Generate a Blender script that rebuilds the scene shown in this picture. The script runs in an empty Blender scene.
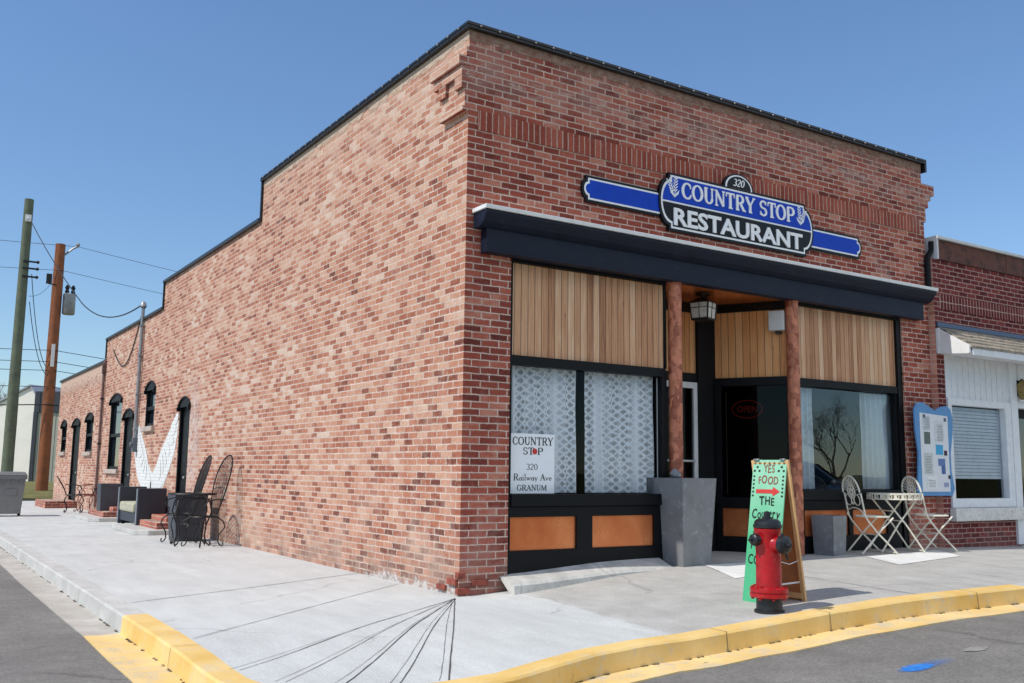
import bpy, bmesh, math, random
from mathutils import Vector, Matrix
random.seed(7)
sc = bpy.context.scene
col = sc.collection
R = math.radians
PI = math.pi

# ------------------------------------------------------------------ helpers
def lin(r, g, b):
    f = lambda c: (c/255/12.92) if c <= 10 else ((c/255+.055)/1.055)**2.4
    return (f(r), f(g), f(b), 1)

class NT:
    def __init__(self, name):
        m = bpy.data.materials.new(name); m.use_nodes = True
        self.m = m; self.t = m.node_tree; self.t.nodes.clear()
        self.out = self.t.nodes.new('ShaderNodeOutputMaterial')
    def n(self, typ, ins=None, **props):
        nd = self.t.nodes.new('ShaderNode'+typ)
        for k, v in props.items(): setattr(nd, k, v)
        for k, v in (ins or {}).items():
            s = nd.inputs[k]
            if isinstance(v, bpy.types.NodeSocket): self.t.links.new(v, s)
            else: s.default_value = v
        return nd
    def math(self, op, a, b=0.0, c=0.0, clamp=False):
        return self.n('Math', {0: a, 1: b, 2: c}, operation=op, use_clamp=clamp).outputs[0]
    def ramp(self, fac, stops, interp='LINEAR'):
        nd = self.n('ValToRGB', {0: fac}); e = nd.color_ramp.elements
        nd.color_ramp.interpolation = interp
        while len(e) < len(stops): e.new(.5)
        for el, (p, c) in zip(e, stops):
            el.position = p; el.color = c if len(c) == 4 else (*c, 1)
        return nd.outputs[0]
    def mix(self, f, a, b, mode='MIX'):
        nd = self.n('Mix', data_type='RGBA', blend_type=mode, clamp_factor=True)
        for s, v in ((nd.inputs[0], f), (nd.inputs[6], a), (nd.inputs[7], b)):
            if isinstance(v, bpy.types.NodeSocket): self.t.links.new(v, s)
            else: s.default_value = v
        return nd.outputs[2]
    def obj(self): return self.n('TexCoord').outputs['Object']
    def noise(self, vec, scale, detail=4, rough=.55, dist=0, out=0):
        return self.n('TexNoise', {'Vector': vec, 'Scale': scale, 'Detail': detail, 'Roughness': rough, 'Distortion': dist}).outputs[out]
    def map(self, vec, scale=(1, 1, 1), loc=(0, 0, 0), rot=(0, 0, 0)):
        return self.n('Mapping', {'Vector': vec, 'Scale': scale, 'Location': loc, 'Rotation': rot}).outputs[0]
    def maprange(self, v, a, b, c=0.0, d=1.0, smooth=False):
        return self.n('MapRange', {0: v, 1: a, 2: b, 3: c, 4: d}, clamp=True, interpolation_type='SMOOTHSTEP' if smooth else 'LINEAR').outputs[0]
    def bump(self, h, strength=.3, dist=.01, normal=None):
        i = {'Height': h, 'Strength': strength, 'Distance': dist}
        if normal is not None: i['Normal'] = normal
        return self.n('Bump', i).outputs[0]
    def bsdf(self, colr, rough=.6, metal=0, normal=None, spec=None, emit=None, es=0):
        i = {'Base Color': colr, 'Roughness': rough, 'Metallic': metal}
        if normal is not None: i['Normal'] = normal
        if spec is not None: i['Specular IOR Level'] = spec
        if emit is not None: i['Emission Color'] = emit; i['Emission Strength'] = es
        return self.n('BsdfPrincipled', i).outputs[0]
    def done(self, sh):
        self.t.links.new(sh, self.out.inputs[0]); return self.m

def paint(name, c, rough=.5, metal=0, var=.12, scale=9, bump=.05, spec=None, dirt=None):
    """painted / solid surface with soft tone variation and fine grain"""
    k = NT(name); o = k.obj()
    f = k.noise(o, scale, 5, .6)
    dark = tuple(x*(1-var*1.6) for x in c[:3])+(1,); lite = tuple(min(1, x*(1+var)) for x in c[:3])+(1,)
    cc = k.ramp(f, [(.3, dark), (.5, c), (.72, lite)])
    if dirt:
        g = k.maprange(k.noise(o, scale*2.7, 6, .7), .56, .7)
        cc = k.mix(g, cc, dirt)
    rr = k.maprange(f, .3, .7, rough*.85, min(1, rough*1.15))
    nb = k.bump(k.noise(o, scale*22, 3), bump, .003)
    return k.done(k.bsdf(cc, rr, metal, nb, spec))

class MB:
    def __init__(self): self.v = []; self.f = []; self.s = []
    def add(self, vs, fs, M=None, smooth=False):
        b = len(self.v)
        for p in vs:
            p = Vector(p)
            self.v.append(M @ p if M else p)
        for f in fs:
            self.f.append([b+i for i in f]); self.s.append(smooth)
        return self
    def box(self, x0, x1, y0, y1, z0, z1, M=None):
        vs = [(x, y, z) for x in (x0, x1) for y in (y0, y1) for z in (z0, z1)]
        return self.add(vs, [(0, 1, 3, 2), (4, 6, 7, 5), (0, 4, 5, 1), (2, 3, 7, 6), (0, 2, 6, 4), (1, 5, 7, 3)], M)
    def hexa(self, pts, M=None):   # bottom 4 ccw, top 4 ccw
        return self.add(pts, [(3, 2, 1, 0), (4, 5, 6, 7), (0, 1, 5, 4), (1, 2, 6, 5), (2, 3, 7, 6), (3, 0, 4, 7)], M)
    def prism(self, poly, t, M=None):
        """polygon in local xy, extruded 0..t along z"""
        n = len(poly)
        a = sum(poly[i][0]*poly[(i+1) % n][1]-poly[(i+1) % n][0]*poly[i][1] for i in range(n))
        if a < 0: poly = poly[::-1]
        vs = [(x, y, 0) for x, y in poly]+[(x, y, t) for x, y in poly]
        fs = [tuple(range(n))[::-1], tuple(range(n, 2*n))]+[(i, (i+1) % n, n+(i+1) % n, n+i) for i in range(n)]
        return self.add(vs, fs, M)
    def tube(self, pts, r, n=6, closed=False, M=None, caps=True):
        pts = [Vector(p) for p in pts]; m = len(pts)
        rs = r if isinstance(r, (list, tuple)) else [r]*m
        vs = []; prev = None
        for i, p in enumerate(pts):
            if closed: t = pts[(i+1) % m]-pts[i-1]
            else: t = pts[min(i+1, m-1)]-pts[max(i-1, 0)]
            if t.length < 1e-9: t = Vector((0, 0, 1))
            t.normalize()
            if prev is None:
                a = Vector((0, 0, 1)) if abs(t.z) < .9 else Vector((1, 0, 0))
                u = t.cross(a).normalized()
            else:
                u = prev-t*prev.dot(t)
                if u.length < 1e-6: u = t.orthogonal()
                u.normalize()
            prev = u; w = t.cross(u)
            for k in range(n):
                an = 2*PI*k/n
                vs.append(p+(u*math.cos(an)+w*math.sin(an))*rs[i])
        fs = []
        for i in range(m if closed else m-1):
            j = (i+1) % m
            for k in range(n):
                l = (k+1) % n
                fs.append((i*n+k, i*n+l, j*n+l, j*n+k))
        if caps and not closed:
            fs.append(tuple(range(n))[::-1]); fs.append(tuple((m-1)*n+k for k in range(n)))
        return self.add(vs, fs, M, True)
    def lathe(self, prof, n=24, M=None, smooth=True):
        vs = []; fs = []
        for r, z in prof:
            for k in range(n):
                a = 2*PI*k/n; vs.append((r*math.cos(a), r*math.sin(a), z))
        m = len(prof)
        for i in range(m-1):
            for k in range(n):
                l = (k+1) % n; fs.append((i*n+k, i*n+l, (i+1)*n+l, (i+1)*n+k))
        fs.append(tuple(range(n))[::-1]); fs.append(tuple((m-1)*n+k for k in range(n)))
        return self.add(vs, fs, M, smooth)
    def sphere(self, c, r, n=10, M=None):
        prof = [(r*math.sin(PI*i/8) if 0 < i < 8 else r*.02, -r*math.cos(PI*i/8)) for i in range(9)]
        T = Matrix.Translation(c)
        return self.lathe(prof, n, M @ T if M else T)
    def build(self, name, mat, parent=None, bevel=0, loc=None):
        me = bpy.data.meshes.new(name)
        me.from_pydata([tuple(v) for v in self.v], [], self.f); me.validate()
        if len(me.polygons) == len(self.s):
            me.polygons.foreach_set('use_smooth', self.s)
        mats = mat if isinstance(mat, (list, tuple)) else [mat]
        for m_ in mats: me.materials.append(m_)
        if any(self.s):
            bm = bmesh.new(); bm.from_mesh(me)
            for e in bm.edges:
                if len(e.link_faces) == 2 and e.calc_face_angle(0) > R(38): e.smooth = False
            bm.to_mesh(me); bm.free()
        o = bpy.data.objects.new(name, me); col.objects.link(o)
        if parent is not None: o.parent = parent
        if loc is not None: o.location = loc
        if bevel:
            b = o.modifiers.new('bevel', 'BEVEL'); b.width = bevel; b.segments = 2; b.limit_method = 'ANGLE'; b.angle_limit = R(40)
            b.harden_normals = False
        return o

def tag(o, label=None, cat=None, group=None, kind=None):
    if label: o['label'] = label
    if cat: o['category'] = cat
    if group: o['group'] = group
    if kind: o['kind'] = kind
    return o
def thing(name, label, cat, loc=(0, 0, 0), rz=0, group=None):
    o = bpy.data.objects.new(name, None); col.objects.link(o)
    o.empty_display_size = .2
    o.location = loc; o.rotation_euler = (0, 0, rz)
    return tag(o, label, cat, group)
def copy_tree(o, parent=None):
    c = o.copy(); col.objects.link(c)
    if parent is not None: c.parent = parent
    for ch in list(o.children): copy_tree(ch, c)
    return c
def struct(name, mb, mat): return tag(mb.build(name, mat), kind='structure')

def frame(o, ex, ey):
    ex = Vector(ex).normalized(); ey = Vector(ey).normalized(); ez = ex.cross(ey)
    M = Matrix((ex, ey, ez)).transposed().to_4x4(); M.translation = Vector(o); return M
# front-facing plane (normal -y): local x -> +x, local y -> +z
def FRONT(x, y, z): return frame((x, y, z), (1, 0, 0), (0, 0, 1))
# side plane (normal -x): local x -> -y, local y -> +z
def SIDE(x, y, z): return frame((x, y, z), (0, -1, 0), (0, 0, 1))

def text_mb(mb, s, h, M, width=None, bold=0.0, ext=.002, shear=0, align='CENTER', spacing=1.0):
    """built-in sans font turned into mesh; h = capital height, width = fit to this width"""
    cu = bpy.data.curves.new('t', 'FONT'); cu.body = s; cu.size = 1; cu.offset = bold; cu.extrude = .5; cu.shear = shear
    cu.space_character = spacing; cu.resolution_u = 3
    ob = bpy.data.objects.new('t', cu); col.objects.link(ob)
    dg = bpy.context.evaluated_depsgraph_get(); dg.update()
    me = bpy.data.meshes.new_from_object(ob.evaluated_get(dg))
    xs = [v.co.x for v in me.vertices]; x0, x1 = min(xs), max(xs)
    k = h/.70
    kx = (width/(x1-x0)) if width else k
    off = {'CENTER': (x0+x1)/2, 'LEFT': x0}[align]
    vs = [((v.co.x-off)*kx, v.co.y*k, (v.co.z+.5)*ext) for v in me.vertices]
    mb.add(vs, [tuple(p.vertices) for p in me.polygons], M)
    bpy.data.objects.remove(ob); bpy.data.curves.remove(cu); bpy.data.meshes.remove(me)

# --- serif stroke letters (cap height 1): polylines with a width per point
def _arc(cx, cy, rx, ry, a0, a1, n=18, tk=.17, tn=.075):
    out = []
    for i in range(n+1):
        a = R(a0+(a1-a0)*i/n)
        out.append((cx+rx*math.cos(a), cy+ry*math.sin(a), tn+(tk-tn)*abs(math.cos(a))**1.4))
    return out
TK, TN = .17, .075
def _l(x0, y0, x1, y1, w=TK, w1=None): return [(x0, y0, w), (x1, y1, w if w1 is None else w1)]
def _sf(x, y, hw=.16): return _l(x-hw, y, x+hw, y, .07)
GL = {
 'C': (.86, [_arc(.46, .5, .37, .465, 48, 312), _l(.72, .86, .74, .66, .09, .05), _l(.72, .14, .76, .3, .05, .09)]),
 'O': (.98, [_arc(.47, .5, .38, .465, 0, 360, 30)]),
 'U': (.95, [_l(.2, .97, .2, .35), _arc(.47, .35, .27, .31, 180, 360, 14, .15, .08), _l(.74, .35, .74, .97, .09), _sf(.2, .965), _sf(.74, .965, .14)]),
 'N': (.98, [_l(.17, .03, .17, .97, .085), _l(.17, .95, .79, .05, .16), _l(.79, .03, .79, .97, .085), _sf(.17, .035, .14), _sf(.12, .965, .12), _sf(.79, .965, .14)]),
 'T': (.86, [_l(.43, .03, .43, .97), _l(.06, .955, .8, .955, .085), _l(.085, .97, .075, .72, .08, .05), _l(.775, .97, .785, .72, .08, .05), _sf(.43, .035, .18)]),
 'R': (.92, [_l(.2, .03, .2, .97), _l(.1, .962, .45, .962, .075), _arc(.44, .73, .27, .235, 90, -90, 12), _l(.2, .49, .46, .49, .07), _l(.46, .49, .78, .04, .15), _sf(.2, .035), _sf(.84, .035, .1)]),
 'Y': (.9, [_l(.12, .96, .45, .45, .16), _l(.8, .96, .45, .45, .085), _l(.45, .5, .45, .03), _sf(.14, .965, .15), _sf(.78, .965, .13), _sf(.45, .035)]),
 'S': (.74, [_arc(.37, .735, .25, .23, 30, 270, 14, .12, .085), _arc(.37, .27, .27, .235, 90, -150, 14, .14, .085), _l(.6, .94, .6, .72, .07, .05), _l(.11, .05, .11, .3, .07, .05)]),
 'P': (.84, [_l(.2, .03, .2, .97), _l(.1, .962, .45, .962, .075), _arc(.44, .71, .3, .255, 90, -90, 12), _l(.2, .455, .46, .455, .07), _sf(.2, .035, .17)]),
 'A': (.95, [_l(.46, .95, .15, .04, .085), _l(.45, .95, .8, .04, .17), _l(.27, .34, .68, .34, .07), _sf(.14, .035, .13), _sf(.8, .035, .15)]),
 'G': (.95, [_arc(.46, .5, .37, .465, 48, 340), _l(.72, .86, .74, .66, .09, .05), _l(.78, .08, .78, .42, .14), _sf(.76, .43, .15)]),
 'M': (1.15, [_l(.17, .03, .17, .97, .085), _l(.17, .95, .56, .08, .16), _l(.56, .08, .96, .95, .085), _l(.96, .03, .96, .97, .17), _sf(.17, .035, .13), _sf(.96, .035, .15)]),
 '3': (.66, [_arc(.3, .735, .22, .23, 150, -90, 12, .13, .08), _arc(.3, .27, .25, .235, 90, -150, 12, .14, .08)]),
 '2': (.68, [_arc(.32, .7, .24, .265, 165, -20, 12, .13, .08), _l(.54, .61, .1, .06, .12, .08), _l(.08, .05, .58, .05, .1)]),
 '0': (.72, [_arc(.34, .5, .25, .465, 0, 360, 24, .14, .07)]),
 'a': (.6, [_arc(.28, .23, .19, .2, 0, 360, 16, .12, .07), _l(.48, .46, .48, .03, .11), _sf(.53, .035, .06)]),
 'i': (.34, [_l(.16, .46, .16, .03, .12), _l(.15, .66, .15, .76, .12), _sf(.16, .035, .11), _sf(.11, .45, .07)]),
 'l': (.34, [_l(.16, .97, .16, .03, .12), _sf(.16, .035, .11), _sf(.11, .96, .07)]),
 'w': (.84, [_l(.1, .46, .26, .04, .11), _l(.4, .44, .26, .04, .06), _l(.4, .44, .56, .04, .11), _l(.74, .46, .56, .04, .06), _sf(.1, .455, .09), _sf(.74, .455, .08)]),
 'y': (.6, [_l(.1, .46, .3, .03, .11), _l(.52, .46, .22, -.24, .06), _sf(.1, .455, .09), _sf(.5, .455, .08)]),
 'v': (.6, [_l(.1, .46, .29, .03, .11), _l(.5, .46, .29, .03, .06), _sf(.1, .455, .09), _sf(.5, .455, .08)]),
 'e': (.56, [_arc(.28, .24, .2, .21, 0, 320, 14, .12, .07), _l(.1, .25, .48, .25, .06)]),
 ' ': (.4, []), '.': (.5, []),
}
def serif_mb(mb, s, h, M, width=None, ext=.003, shear=0, bold=1.0):
    tot = sum(GL[c][0] for c in s)
    kx = (width/tot) if width else h
    x = -tot*kx/2
    for c in s:
        adv, strokes = GL[c]
        for st_i, st in enumerate(strokes):
            L = []; Rr = []
            for i, (px, py, w) in enumerate(st):
                a = st[max(i-1, 0)]; b = st[min(i+1, len(st)-1)]
                dx, dy = b[0]-a[0], b[1]-a[1]; d = math.hypot(dx, dy) or 1
                nx, ny = -dy/d*w*bold/2, dx/d*w*bold/2
                L.append((px+nx, py+ny)); Rr.append((px-nx, py-ny))
            z = ext+st_i*.0002
            vs = [(x+(p[0]+shear*p[1])*kx, p[1]*h, z) for p in L+Rr]; n = len(L)
            vs += [(v[0], v[1], 0) for v in vs]
            fs = []
            for i in range(n-1):
                fs.append((n+i, n+i+1, i+1, i))
                fs.append((2*n+i, 2*n+i+1, i+1, i)); fs.append((3*n+i, n+i, n+i+1, 3*n+i+1))
            mb.add(vs, fs, M)
        x += adv*kx

def ss(a, b, x):
    t = min(1, max(0, (x-a)/(b-a))); return t*t*(3-2*t)
XS = [-1e3, .2, .8, 1.8, 2.8, 4.5, 7, 9, 10.5, 14, 1e3]
ZS = [0, 0, .04, .14, .2, .225, .242, .21, .17, .12, .1]
def gz(x, y):
    z = 0
    for i in range(len(XS)-1):
        if XS[i] <= x <= XS[i+1]:
            z = ZS[i]+(ZS[i+1]-ZS[i])*(x-XS[i])/(XS[i+1]-XS[i]); break
    z += min(0, max(y, -3.2))*.02*ss(.3, 2.5, x)
    d = math.hypot(x+2.1, y+3.1)
    z -= .075*(1-ss(.2, 2.2, d))
    return z

# ------------------------------------------------------------------ materials
BW, BH = .216, .0712
def brick_uv(k, o):
    """u along the wall (x or y by face), v = z"""
    s = k.n('SeparateXYZ', {0: o}); nrm = k.n('SeparateXYZ', {0: k.n('TexCoord').outputs['Normal']})
    side = k.math('GREATER_THAN', k.math('ABSOLUTE', nrm.outputs[0]), .5)
    u = k.math('ADD', k.math('MULTIPLY', s.outputs[0], k.math('SUBTRACT', 1.0, side)), k.math('MULTIPLY', s.outputs[1], side))
    return s, side, u
def brick_mat(name, pf, ps, mf, ms, soldier=False, worn=1.0):
    k = NT(name); o = k.obj(); s, side, u = brick_uv(k, o)
    wob = k.n('SeparateXYZ', {0: k.noise(o, 7, 2, .5, 0, 1)})
    wb2 = k.n('SeparateXYZ', {0: k.noise(o, 48, 2, .6, 0, 1)})
    uu = k.math('MULTIPLY_ADD', wb2.outputs[0], .010, k.math('MULTIPLY_ADD', wob.outputs[0], .016, u)); vv = k.math('MULTIPLY_ADD', wb2.outputs[1], .007, k.math('MULTIPLY_ADD', wob.outputs[1], .012, s.outputs[2]))
    vec = k.n('CombineXYZ', {0: uu, 1: vv, 2: 0.0}).outputs[0]
    if soldier:
        b = k.n('TexBrick', {'Vector': vec, 'Color1': (0, 0, 0, 1), 'Color2': (1, 1, 1, 1), 'Mortar': (0, 0, 0, 1), 'Scale': 1.0,
                'Mortar Size': .0075, 'Mortar Smooth': .2, 'Brick Width': .0765, 'Row Height': .42}, offset=0.0)
    else:
        b = k.n('TexBrick', {'Vector': vec, 'Color1': (0, 0, 0, 1), 'Color2': (1, 1, 1, 1), 'Mortar': (0, 0, 0, 1), 'Scale': 1.0,
                'Mortar Size': .0062, 'Mortar Smooth': .25, 'Brick Width': BW, 'Row Height': BH}, offset=.5)
    bw_, bh_ = (.0765, .42) if soldier else (BW, BH)
    row = k.math('FLOOR', k.math('DIVIDE', vv, bh_)); odd = k.math('SUBTRACT', 1.0, k.math('FLOORED_MODULO', row, 2.0))
    cl_ = k.math('FLOOR', k.math('DIVIDE', k.math('ADD', uu, k.math('MULTIPLY', odd, 0.0 if soldier else bw_*.5)), bw_))
    rnd = k.n('TexWhiteNoise', {'Vector': k.n('CombineXYZ', {0: cl_, 1: row, 2: 3.7}).outputs[0]}, noise_dimensions='3D').outputs[0]
    big = k.noise(o, .7, 5, .6); mid = k.noise(o, 3.1, 5, .65); fine = k.noise(o, 55, 3, .7)
    patchy = k.noise(k.map(o, (1, 1, 2.2)), 9, 4, .6)
    sel = k.math('ADD', k.math('MULTIPLY_ADD', rnd, .84, .08), k.math('ADD', k.math('MULTIPLY', k.math('SUBTRACT', mid, .5), .3), k.math('MULTIPLY', k.math('SUBTRACT', patchy, .5), .45)), clamp=True)
    drift = k.math('MULTIPLY', k.math('SUBTRACT', k.noise(k.map(o, (.8, .8, 1.1)), .55, 4, .6), .5), .8)
    zz_ = s.outputs[2]
    foot = k.math('MULTIPLY', k.math('MULTIPLY', k.maprange(zz_, 2.0, .4), k.maprange(s.outputs[1], 6.5, 3.0)), .28)
    sels = k.math('SUBTRACT', k.math('ADD', sel, k.math('ADD', drift, .04)), foot, clamp=True)
    self_ = k.math('ADD', sel, k.math('MULTIPLY', drift, .45), clamp=True) if not soldier else k.math('MULTIPLY_ADD', rnd, .5, .25)
    cf = k.ramp(self_, pf); cs = k.ramp(sels, ps)
    # inside-brick mottling
    mot = k.maprange(fine, .3, .7, .74, 1.2)
    def mul(c): return k.mix(1.0, c, k.n('CombineColor', {0: mot, 1: mot, 2: mot}).outputs[0], 'MULTIPLY')
    cf = mul(cf); cs = mul(cs)
    bq = k.n('TexBrick', {'Vector': vec, 'Scale': 1.0, 'Mortar Size': .02 if not soldier else .016, 'Mortar Smooth': 1.0, 'Brick Width': bw_, 'Row Height': bh_}, offset=0.0 if soldier else .5)
    worn_m = k.maprange(k.math('ADD', k.noise(o, 26, 5, .75), k.math('MULTIPLY', k.math('SUBTRACT', mid, .5), .4)), .46, .66)
    er = k.math('MULTIPLY', k.maprange(bq.outputs[1], .05, .6), worn_m)
    ff = k.math('MAXIMUM', b.outputs[1], k.math('MULTIPLY', er, .55)); fs = k.math('MAXIMUM', b.outputs[1], k.math('MULTIPLY', er, .9))
    mvar = k.maprange(k.noise(o, 4.5, 5, .7), .35, .65, .72, 1.08); mv = k.n('CombineColor', {0: mvar, 1: mvar, 2: mvar}).outputs[0]
    bf = k.mix(ff, cf, k.mix(1.0, mf, mv, 'MULTIPLY')); bs = k.mix(fs, cs, k.mix(1.0, ms, mv, 'MULTIPLY'))
    # lime bloom and worn mortar smears: patches, stronger on the side wall, low down and high up
    z = s.outputs[2]
    hi = k.maprange(z, 4.7, 5.7, 0, .16); lo = k.maprange(z, 1.1, .1, 0, .2)
    bloom = k.maprange(k.math('ADD', k.math('ADD', k.noise(o, 1.6, 7, .72), hi), lo), .56, .8)
    streak = k.maprange(k.noise(k.map(o, (2.2, 2.2, .35)), 2.2, 6, .7), .5, .8)
    amt_f = k.math('MULTIPLY', bloom, .45*worn); amt_s = k.math('MULTIPLY', k.math('MAXIMUM', bloom, k.math('MULTIPLY', streak, .75)), .62*worn)
    if not soldier:
        smear = k.maprange(k.noise(k.map(o, (2.2, 2.2, 6)), 2.2, 7, .78), .46, .62)
        bandz = k.math('MULTIPLY', k.maprange(z, 5.18, 5.34), k.maprange(z, 5.52, 5.44))
        diag = k.math('ABSOLUTE', k.math('SUBTRACT', k.math('SUBTRACT', u, 6.75), k.math('MULTIPLY', k.math('SUBTRACT', 4.2, z), .9)))
        dg = k.math('MULTIPLY', k.math('MULTIPLY', k.maprange(diag, .22, .05), k.maprange(z, 3.8, 3.95)), k.maprange(z, 4.75, 4.5))
        amt_f = k.math('MAXIMUM', amt_f, k.math('MULTIPLY', smear, k.math('MAXIMUM', k.math('MULTIPLY', bandz, .9), k.math('MULTIPLY', dg, .85))))
        dgs = k.math('ABSOLUTE', k.math('SUBTRACT', k.math('ADD', k.math('SUBTRACT', s.outputs[1], 1.0), k.math('MULTIPLY', k.math('SUBTRACT', zz_, 2.75), .95)), k.math('MULTIPLY', k.math('SUBTRACT', k.noise(o, 2.5, 3), .5), .5)))
        dga = k.math('MULTIPLY', k.math('MULTIPLY', k.maprange(dgs, .2, .03), k.maprange(zz_, 1.2, 1.5)), k.maprange(zz_, 3.0, 2.7))
        amt_s = k.math('MAXIMUM', amt_s, k.math('MULTIPLY', k.math('MULTIPLY', smear, dga), .8))
        drip = k.math('MULTIPLY', k.maprange(k.noise(k.map(o, (7, 7, .5)), 1.6, 5, .7), .52, .7), k.maprange(z, 4.6, 5.7, 0, .8))
        amt_s = k.math('MAXIMUM', amt_s, drip)
        chips = k.maprange(k.noise(o, 17, 5, .7), .6, .68)
        bs = k.mix(k.math('MULTIPLY', chips, .5), bs, lin(214, 188, 168)); bf = k.mix(k.math('MULTIPLY', chips, .3), bf, lin(196, 160, 144))
    bf = k.mix(amt_f, bf, lin(190, 164, 152)); bs = k.mix(amt_s, bs, lin(210, 180, 160))
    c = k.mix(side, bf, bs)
    # grime at the foot
    gr = k.math('MULTIPLY', k.maprange(z, .5, .05), k.maprange(mid, .4, .6))
    c = k.mix(k.math('MULTIPLY', gr, .45), c, lin(95, 66, 58))
    h = k.math('ADD', k.math('MULTIPLY', k.math('SUBTRACT', 1.0, b.outputs[1]), 1.0), k.math('ADD', k.math('MULTIPLY', fine, .35), k.math('MULTIPLY', rnd, .35)))
    nb = k.bump(h, .75, .009)
    return k.done(k.bsdf(c, .88, 0, nb, .25))
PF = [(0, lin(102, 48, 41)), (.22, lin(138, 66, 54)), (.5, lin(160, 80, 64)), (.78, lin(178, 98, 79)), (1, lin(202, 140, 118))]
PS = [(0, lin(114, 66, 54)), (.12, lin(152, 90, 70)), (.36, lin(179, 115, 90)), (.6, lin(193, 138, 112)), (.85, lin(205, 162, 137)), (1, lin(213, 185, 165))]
M_BRICK = brick_mat('old_red_brick', PF, PS, lin(226, 200, 184), lin(224, 204, 188))
M_SOLD = brick_mat('soldier_brick', PF[1:4], PS, lin(206, 170, 152), lin(206, 182, 164), soldier=True, worn=.7)
PN = [(0, lin(84, 30, 32)), (.35, lin(104, 40, 40)), (.7, lin(120, 50, 48)), (1, lin(138, 62, 58))]
PNS = [(0, lin(190, 120, 100)), (1, lin(226, 170, 150))]
M_BRICKN = brick_mat('maroon_brick', PN, PNS, lin(196, 164, 154), lin(226, 196, 180), worn=.35)
M_SOLDN = brick_mat('maroon_soldier_brick', PN, PNS, lin(196, 164, 154), lin(226, 196, 180), soldier=True, worn=.3)

def concrete(name, c1, c2, scale=1.2, patch=False, rough=.85):
    k = NT(name); o = k.obj(); s = k.n('SeparateXYZ', {0: o})
    n1 = k.noise(o, scale, 6, .62); n2 = k.noise(o, 90, 3, .75); n3 = k.noise(k.map(o, (1, .25, 1)), 5, 5, .6)
    c = k.ramp(n1, [(.3, c1), (.7, c2)])
    if patch:   # older, browner slab east of a ragged pour line
        lineq = k.math('SUBTRACT', s.outputs[0], k.math('MULTIPLY_ADD', k.math('ADD', s.outputs[1], 2.7), .13, .28))
        m = k.maprange(k.math('ADD', lineq, k.math('MULTIPLY', k.math('SUBTRACT', k.noise(o, 6, 4), .5), .18)), -.02, .05)
        old = k.ramp(k.noise(o, 2.3, 7, .7), [(.28, lin(170, 167, 161)), (.5, lin(184, 181, 175)), (.75, lin(196, 194, 189))])
        c = k.mix(m, c, old)
        # weathered streaks along the side pavement
    vor = k.n('TexVoronoi', {'Vector': o, 'Scale': 9.0}).outputs[0]
    gum = k.math('MULTIPLY', k.maprange(vor, .05, .10, 1, 0), k.maprange(k.noise(o, 1.7, 3), .5, .6))
    c = k.mix(k.math('MULTIPLY', gum, .45), c, lin(112, 108, 104))
    vd = k.n('TexVoronoi', {'Vector': k.n('VectorMath', {0: o, 1: k.n('VectorMath', {0: k.noise(o, 2.2, 4, .6, 0, 1), 3: .3}, operation='SCALE').outputs[0]}, operation='ADD').outputs[0], 'Scale': .3}, feature='DISTANCE_TO_EDGE').outputs[0]
    crack = k.math('MULTIPLY', k.maprange(vd, .0015, .006, 1, 0), k.maprange(k.noise(o, .8, 2), .48, .56))
    c = k.mix(k.math('MULTIPLY', crack, .3), c, lin(110, 106, 102))
    scuff = k.maprange(k.noise(k.map(o, (1, .3, 1), rot=(0, 0, .6)), 7, 7, .75), .58, .74)
    c = k.mix(k.math('MULTIPLY', scuff, .3), c, lin(150, 146, 140))
    sp = k.maprange(n2, .34, .66, .82, 1.13)
    st = k.maprange(n3, .3, .75, .9, 1.06)
    v = k.math('MULTIPLY', sp, st)
    c = k.mix(1.0, c, k.n('CombineColor', {0: v, 1: v, 2: v}).outputs[0], 'MULTIPLY')
    spot = k.maprange(k.noise(o, 13, 5, .75), .62, .74)
    c = k.mix(k.math('MULTIPLY', spot, .35), c, lin(120, 116, 112))
    nb = k.bump(k.math('ADD', n2, k.math('MULTIPLY', n1, .5)), .25, .006)
    return k.done(k.bsdf(c, rough, 0, nb, .3))
M_PAVE = concrete('pavement_concrete', lin(197, 198, 194), lin(209, 210, 206), .9, True)
M_CURB = concrete('kerb_concrete', lin(186, 184, 178), lin(208, 206, 200), 3)
M_LEDGE = concrete('ledge_concrete', lin(178, 176, 170), lin(214, 212, 206), 5)
M_SUNPATCH = concrete('reflected_sun', lin(222, 221, 217), lin(234, 233, 230), 4)  # pale tone standing for reflected sunlight on the pavement
M_SILL = concrete('sill_stone', lin(176, 160, 148), lin(206, 190, 176), 8)
M_ASPH = None
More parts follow.
